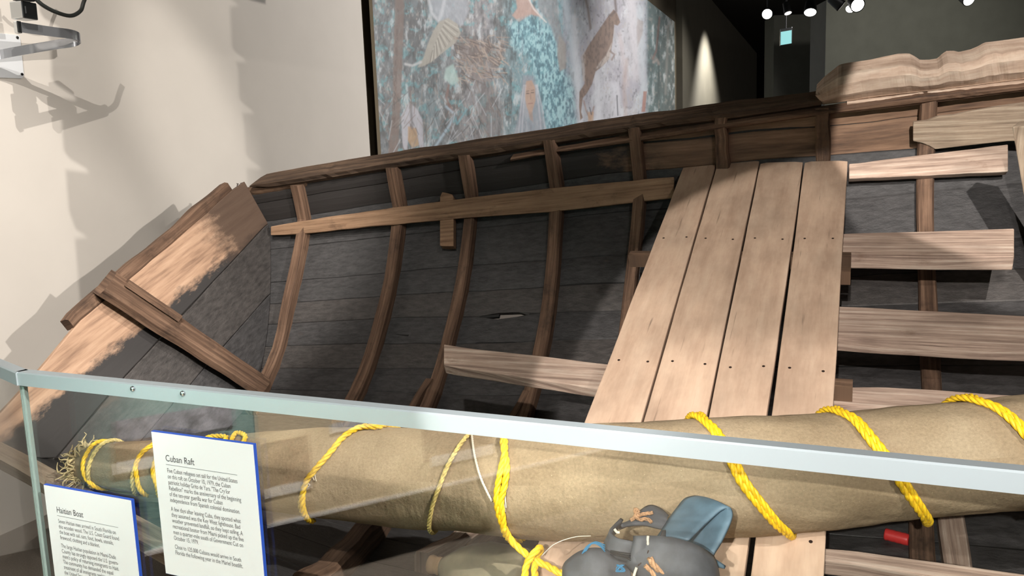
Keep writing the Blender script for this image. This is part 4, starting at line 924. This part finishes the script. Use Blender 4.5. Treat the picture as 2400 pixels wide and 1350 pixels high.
# standing heron and undergrowth at lower left
blend(poly([(960, 240), (976, 254), (990, 280), (994, 350), (986, 356), (976, 310), (962, 290), (954, 350), (944, 350), (940, 270)], 3)*.85, (190, 186, 196)); blend(poly([(956, 296), (976, 300), (982, 340), (966, 346), (956, 330)], 3)*.8, (196, 150, 88)); blend(line([(958, 206), (962, 240), (966, 300)], 4)*.8, (122, 116, 118))
blend(poly([(1045, 160), (1062, 150), (1076, 190), (1060, 200), (1040, 184)], 5)*.7, (176, 214, 204)); blend(line([(1052, 200), (1046, 230), (1060, 262)], 4)*.7, (150, 98, 80)); blend(line([(1046, 250), (1066, 268), (1056, 290), (1016, 350)], 4)*.75, (168, 196, 214)); blend(line([(1094, 256), (1072, 290), (1066, 275)], 3)*.7, (96, 176, 190))
for k in range(120):
    x, y = rr_.uniform(890, 1180), rr_.uniform(230, 380); a = rr_.uniform(-2.4, -.7); ln = rr_.uniform(14, 60)
    blend(line([(x, y), (x+ln*math.cos(a), y+ln*math.sin(a))], 1.5)*.6, [(150, 136, 126), (70, 74, 74), (186, 190, 196), (134, 104, 86)][k % 4])
# dark right-hand section
blend(sm(PX, 1516, 1521)*.35*(1-sm(s1, .45, .65)), (58, 70, 68)); blend(line([(1546, 40), (1538, 120), (1530, 138)], 3)*.7, (140, 96, 84)); blend(line([(1566, 60), (1560, 220)], 4)*.5, (150, 144, 136)); blend(line([(1532, 146), (1540, 140), (1544, 150)], 4)*.6, (190, 170, 160))
img *= (.9+.2*s3)[..., None]
grey = img.mean(2, keepdims=True); img = .72*img+.28*grey; img = .78*img+.22*np.array(lc(138, 140, 142))
F = [(r*NC+c, r*NC+c+1, (r+1)*NC+c+1, (r+1)*NC+c) for r in range(NR-1) for c in range(NC-1)]
k = NT('mural_paint'); at = k.n('ShaderNodeVertexColor', layer_name='paint'); k.l(at.outputs[0], k.b.inputs['Base Color']); k.b.inputs['Roughness'].default_value = .6
o = mesh('painted_canvas', V.reshape(-1, 3), F, k.m, mur)
ca = o.data.color_attributes.new('paint', 'FLOAT_COLOR', 'POINT'); rgba = np.ones((NR*NC, 4), np.float32); rgba[:, :3] = np.clip(img.reshape(-1, 3), 0, 1); ca.data.foreach_set('color', rgba.ravel())
c = (wallpt(sM0, (ZB+ZT)/2, OFFM-.016)+wallpt(sM1, (ZB+ZT)/2, OFFM-.016))/2; V, F = boxvf(c, WD*(sM1-sM0)/2, WN*.015, A(0, 0, (ZT-ZB)/2)); mesh('stretcher', V, F, plain('canvas_edge', (178, 164, 142), .8), mur)

# ------------------------------------------------------------------ track lights and lit sign far away
def track_lamp(px, py, depth, aim, r, mat, label, tilt=1.0):
    c = at_depth(px, py, depth); root = empty('track_light', tuple(c), label, 'light', 'ceiling track lights'); ax = unit(aim)
    P = [c-ax*.16, c-ax*.15, c-ax*.02, c]; V, F = tubevf(P, [r*.7, r*.85, r*1.05, r*1.12], 18); can = mesh('lamp_can', V, F, 'black_metal', root, None, True)
    V, F = tubevf([c-ax*.001, c+ax*.002], r*.95, 18); mesh('lamp_face', V, F, mat, can)
    t = c-ax*.1; V, F = tubevf([t, t+A(0, 0, .12), A(t[0], t[1], 4.6)], .012, 8); mesh('stem', V, F, 'black_metal', root)
track_lamp(1798, 33, 10.0, (-.35, -.9, -.35), .062, 'lamp', 'glaring track light nearest the mural wall')
track_lamp(1847, 31, 11.0, (.1, -.35, -.9), .05, 'lamp_dim', 'dim track light between two brighter lamps')
track_lamp(1899, 29, 10.2, (-.2, -.45, -.85), .075, 'lamp', 'track light seen as a thin white ellipse')
track_lamp(1972, 14, 9.0, (.75, -.1, -.6), .06, 'lamp_dim', 'dark track light seen edge-on beside a bright cluster')
track_lamp(1992, 21, 9.7, (-.5, -.6, -.6), .05, 'lamp', 'smaller lamp on the left of the bright cluster')
track_lamp(2010, 12, 9.2, (.0, -.9, -.45), .075, 'lamp', 'largest brightest track light in front of the charcoal wall')
track_lamp(2271, 0, 8.5, (.1, -.85, -.5), .06, 'lamp', 'lone track light at the top right')
a = at_depth(1842, 86, 14.0); ex = empty('lit_sign', tuple(a), 'small glowing pale blue hanging sign in the dark aisle', 'sign')
sx, sy, szz = unit(A(.93, -.2, .10)), unit(A(.2, .95, 0)), A(0, 0, 1)
V, F = boxvf(a, sx*.1, sy*.03, szz*.14); mesh('housing', V, F, 'steel', ex, bevel=.006)
V, F = boxvf(a-sy*.031-szz*.02, sx*.09, sy*.002, szz*.11); mesh('lit_face', V, F, 'sign_glow', ex)
V, F = tubevf([a+szz*.14, a+szz*.5, A(a[0], a[1], 6)], .01, 8); mesh('hanger', V, F, 'black_metal', ex)

# ------------------------------------------------------------------ exhibit panel behind the visitor (seen mirrored in the glass)
def mirror_hit(px, py, P, n):
    g = on_plane(px, py, G0+gn*.005, gn); v = unit(g-CAM); r = v-2*(v@gn)*gn; t = ((P-g)@n)/(r@n); return g+r*t
ZP = .30
def mirror_height(px, py, z): g = on_plane(px, py, G0+gn*.005, gn); v = unit(g-CAM); r = v-2*(v@gn)*gn; return g+r*((z-g[2])/r[2])
a = mirror_height(625, 1232, ZP); b = mirror_height(1440, 1046, ZP); pd = unit(b-a); pn = A(pd[1], -pd[0], 0)
if pn@(G0-a) < 0: pn = -pn
pan = empty('exhibit_panel', tuple(A(a[0], a[1], 0)), 'teal exhibit panel with sepia photographs standing behind the viewer', 'panel')
L0, L1 = -.58, (b-a)@pd+.02; c = a+pd*(L0+L1)/2; V, F = boxvf(A(c[0], c[1], ZP+.65)-pn*.02, pd*(L1-L0)/2, pn*.018, A(0, 0, .65)); mesh('panel_board', V, F, 'teal', pan)
V, F = boxvf(A(c[0], c[1], ZP), pd*(L1-L0)/2, pn*.012, A(0, 0, .006)); mesh('lower_trim', V, F, 'paper', pan)
for q in (L0+.1, L1-.1):
    p = a+pd*q-pn*.02; V, F = boxvf(A(p[0], p[1], ZP/2), pd*.025, pn*.02, A(0, 0, ZP/2)); mesh('leg', V, F, 'black_metal', pan)
MAT['sepia'] = plain('sepia_print', (206, 188, 158), .7, 0, .2, .10, 8); MAT['brown_print'] = plain('brown_print', (120, 96, 78), .7, 0, .2, .35, 22); MAT['grey_print'] = plain('grey_print', (130, 130, 138), .7, 0, .2, .5, 30)
def print_quad(name, pts, mat, off):
    Q = [mirror_hit(x, y, a, pn) for x, y in pts]; us = [(q-a)@pd for q in Q]; zs = [q[2] for q in Q]; u0, u1, z0, z1 = min(us), max(us), min(zs), max(zs)
    p = a+pd*(u0+u1)/2; V, F = boxvf(A(p[0], p[1], (z0+z1)/2)+pn*off, pd*(u1-u0)/2, pn*.0012, A(0, 0, (z1-z0)/2)); mesh(name, V, F, mat, pan)
print_quad('photo_print', [(596, 940), (1445, 940), (1445, 1044), (610, 1160)], 'sepia', .003)
print_quad('photo_print', [(265, 1000), (540, 945), (540, 1000), (265, 1040)], 'grey_print', .003)
print_quad('photo_print', [(612, 1040), (720, 1030), (716, 1150), (620, 1160)], 'brown_print', .006)
print_quad('photo_print', [(985, 1000), (1150, 985), (1150, 1050), (1000, 1080)], 'brown_print', .006)
print_quad('photo_print', [(262, 1040), (360, 1030), (360, 1080), (262, 1090)], 'brown_print', .003)
print_quad('caption_strip', [(1004, 1072), (1152, 1042), (1152, 1062), (1010, 1094)], 'paper', .009)
print_quad('caption_strip', [(616, 1146), (722, 1130), (722, 1146), (616, 1166)], 'paper', .009)
print_quad('caption_strip', [(262, 1086), (362, 1072), (362, 1094), (262, 1106)], 'paper', .009)
print_quad('caption_strip', [(770, 998), (880, 975), (880, 990), (770, 1016)], 'paper', .009)
_pc = a+pd*.5; _pl = a+pd*.3+pn*.85
spot('panel_spot', (_pl[0], _pl[1], 2.6), (_pc[0], _pc[1], ZP+.4), 1700, 58, .4, .05)
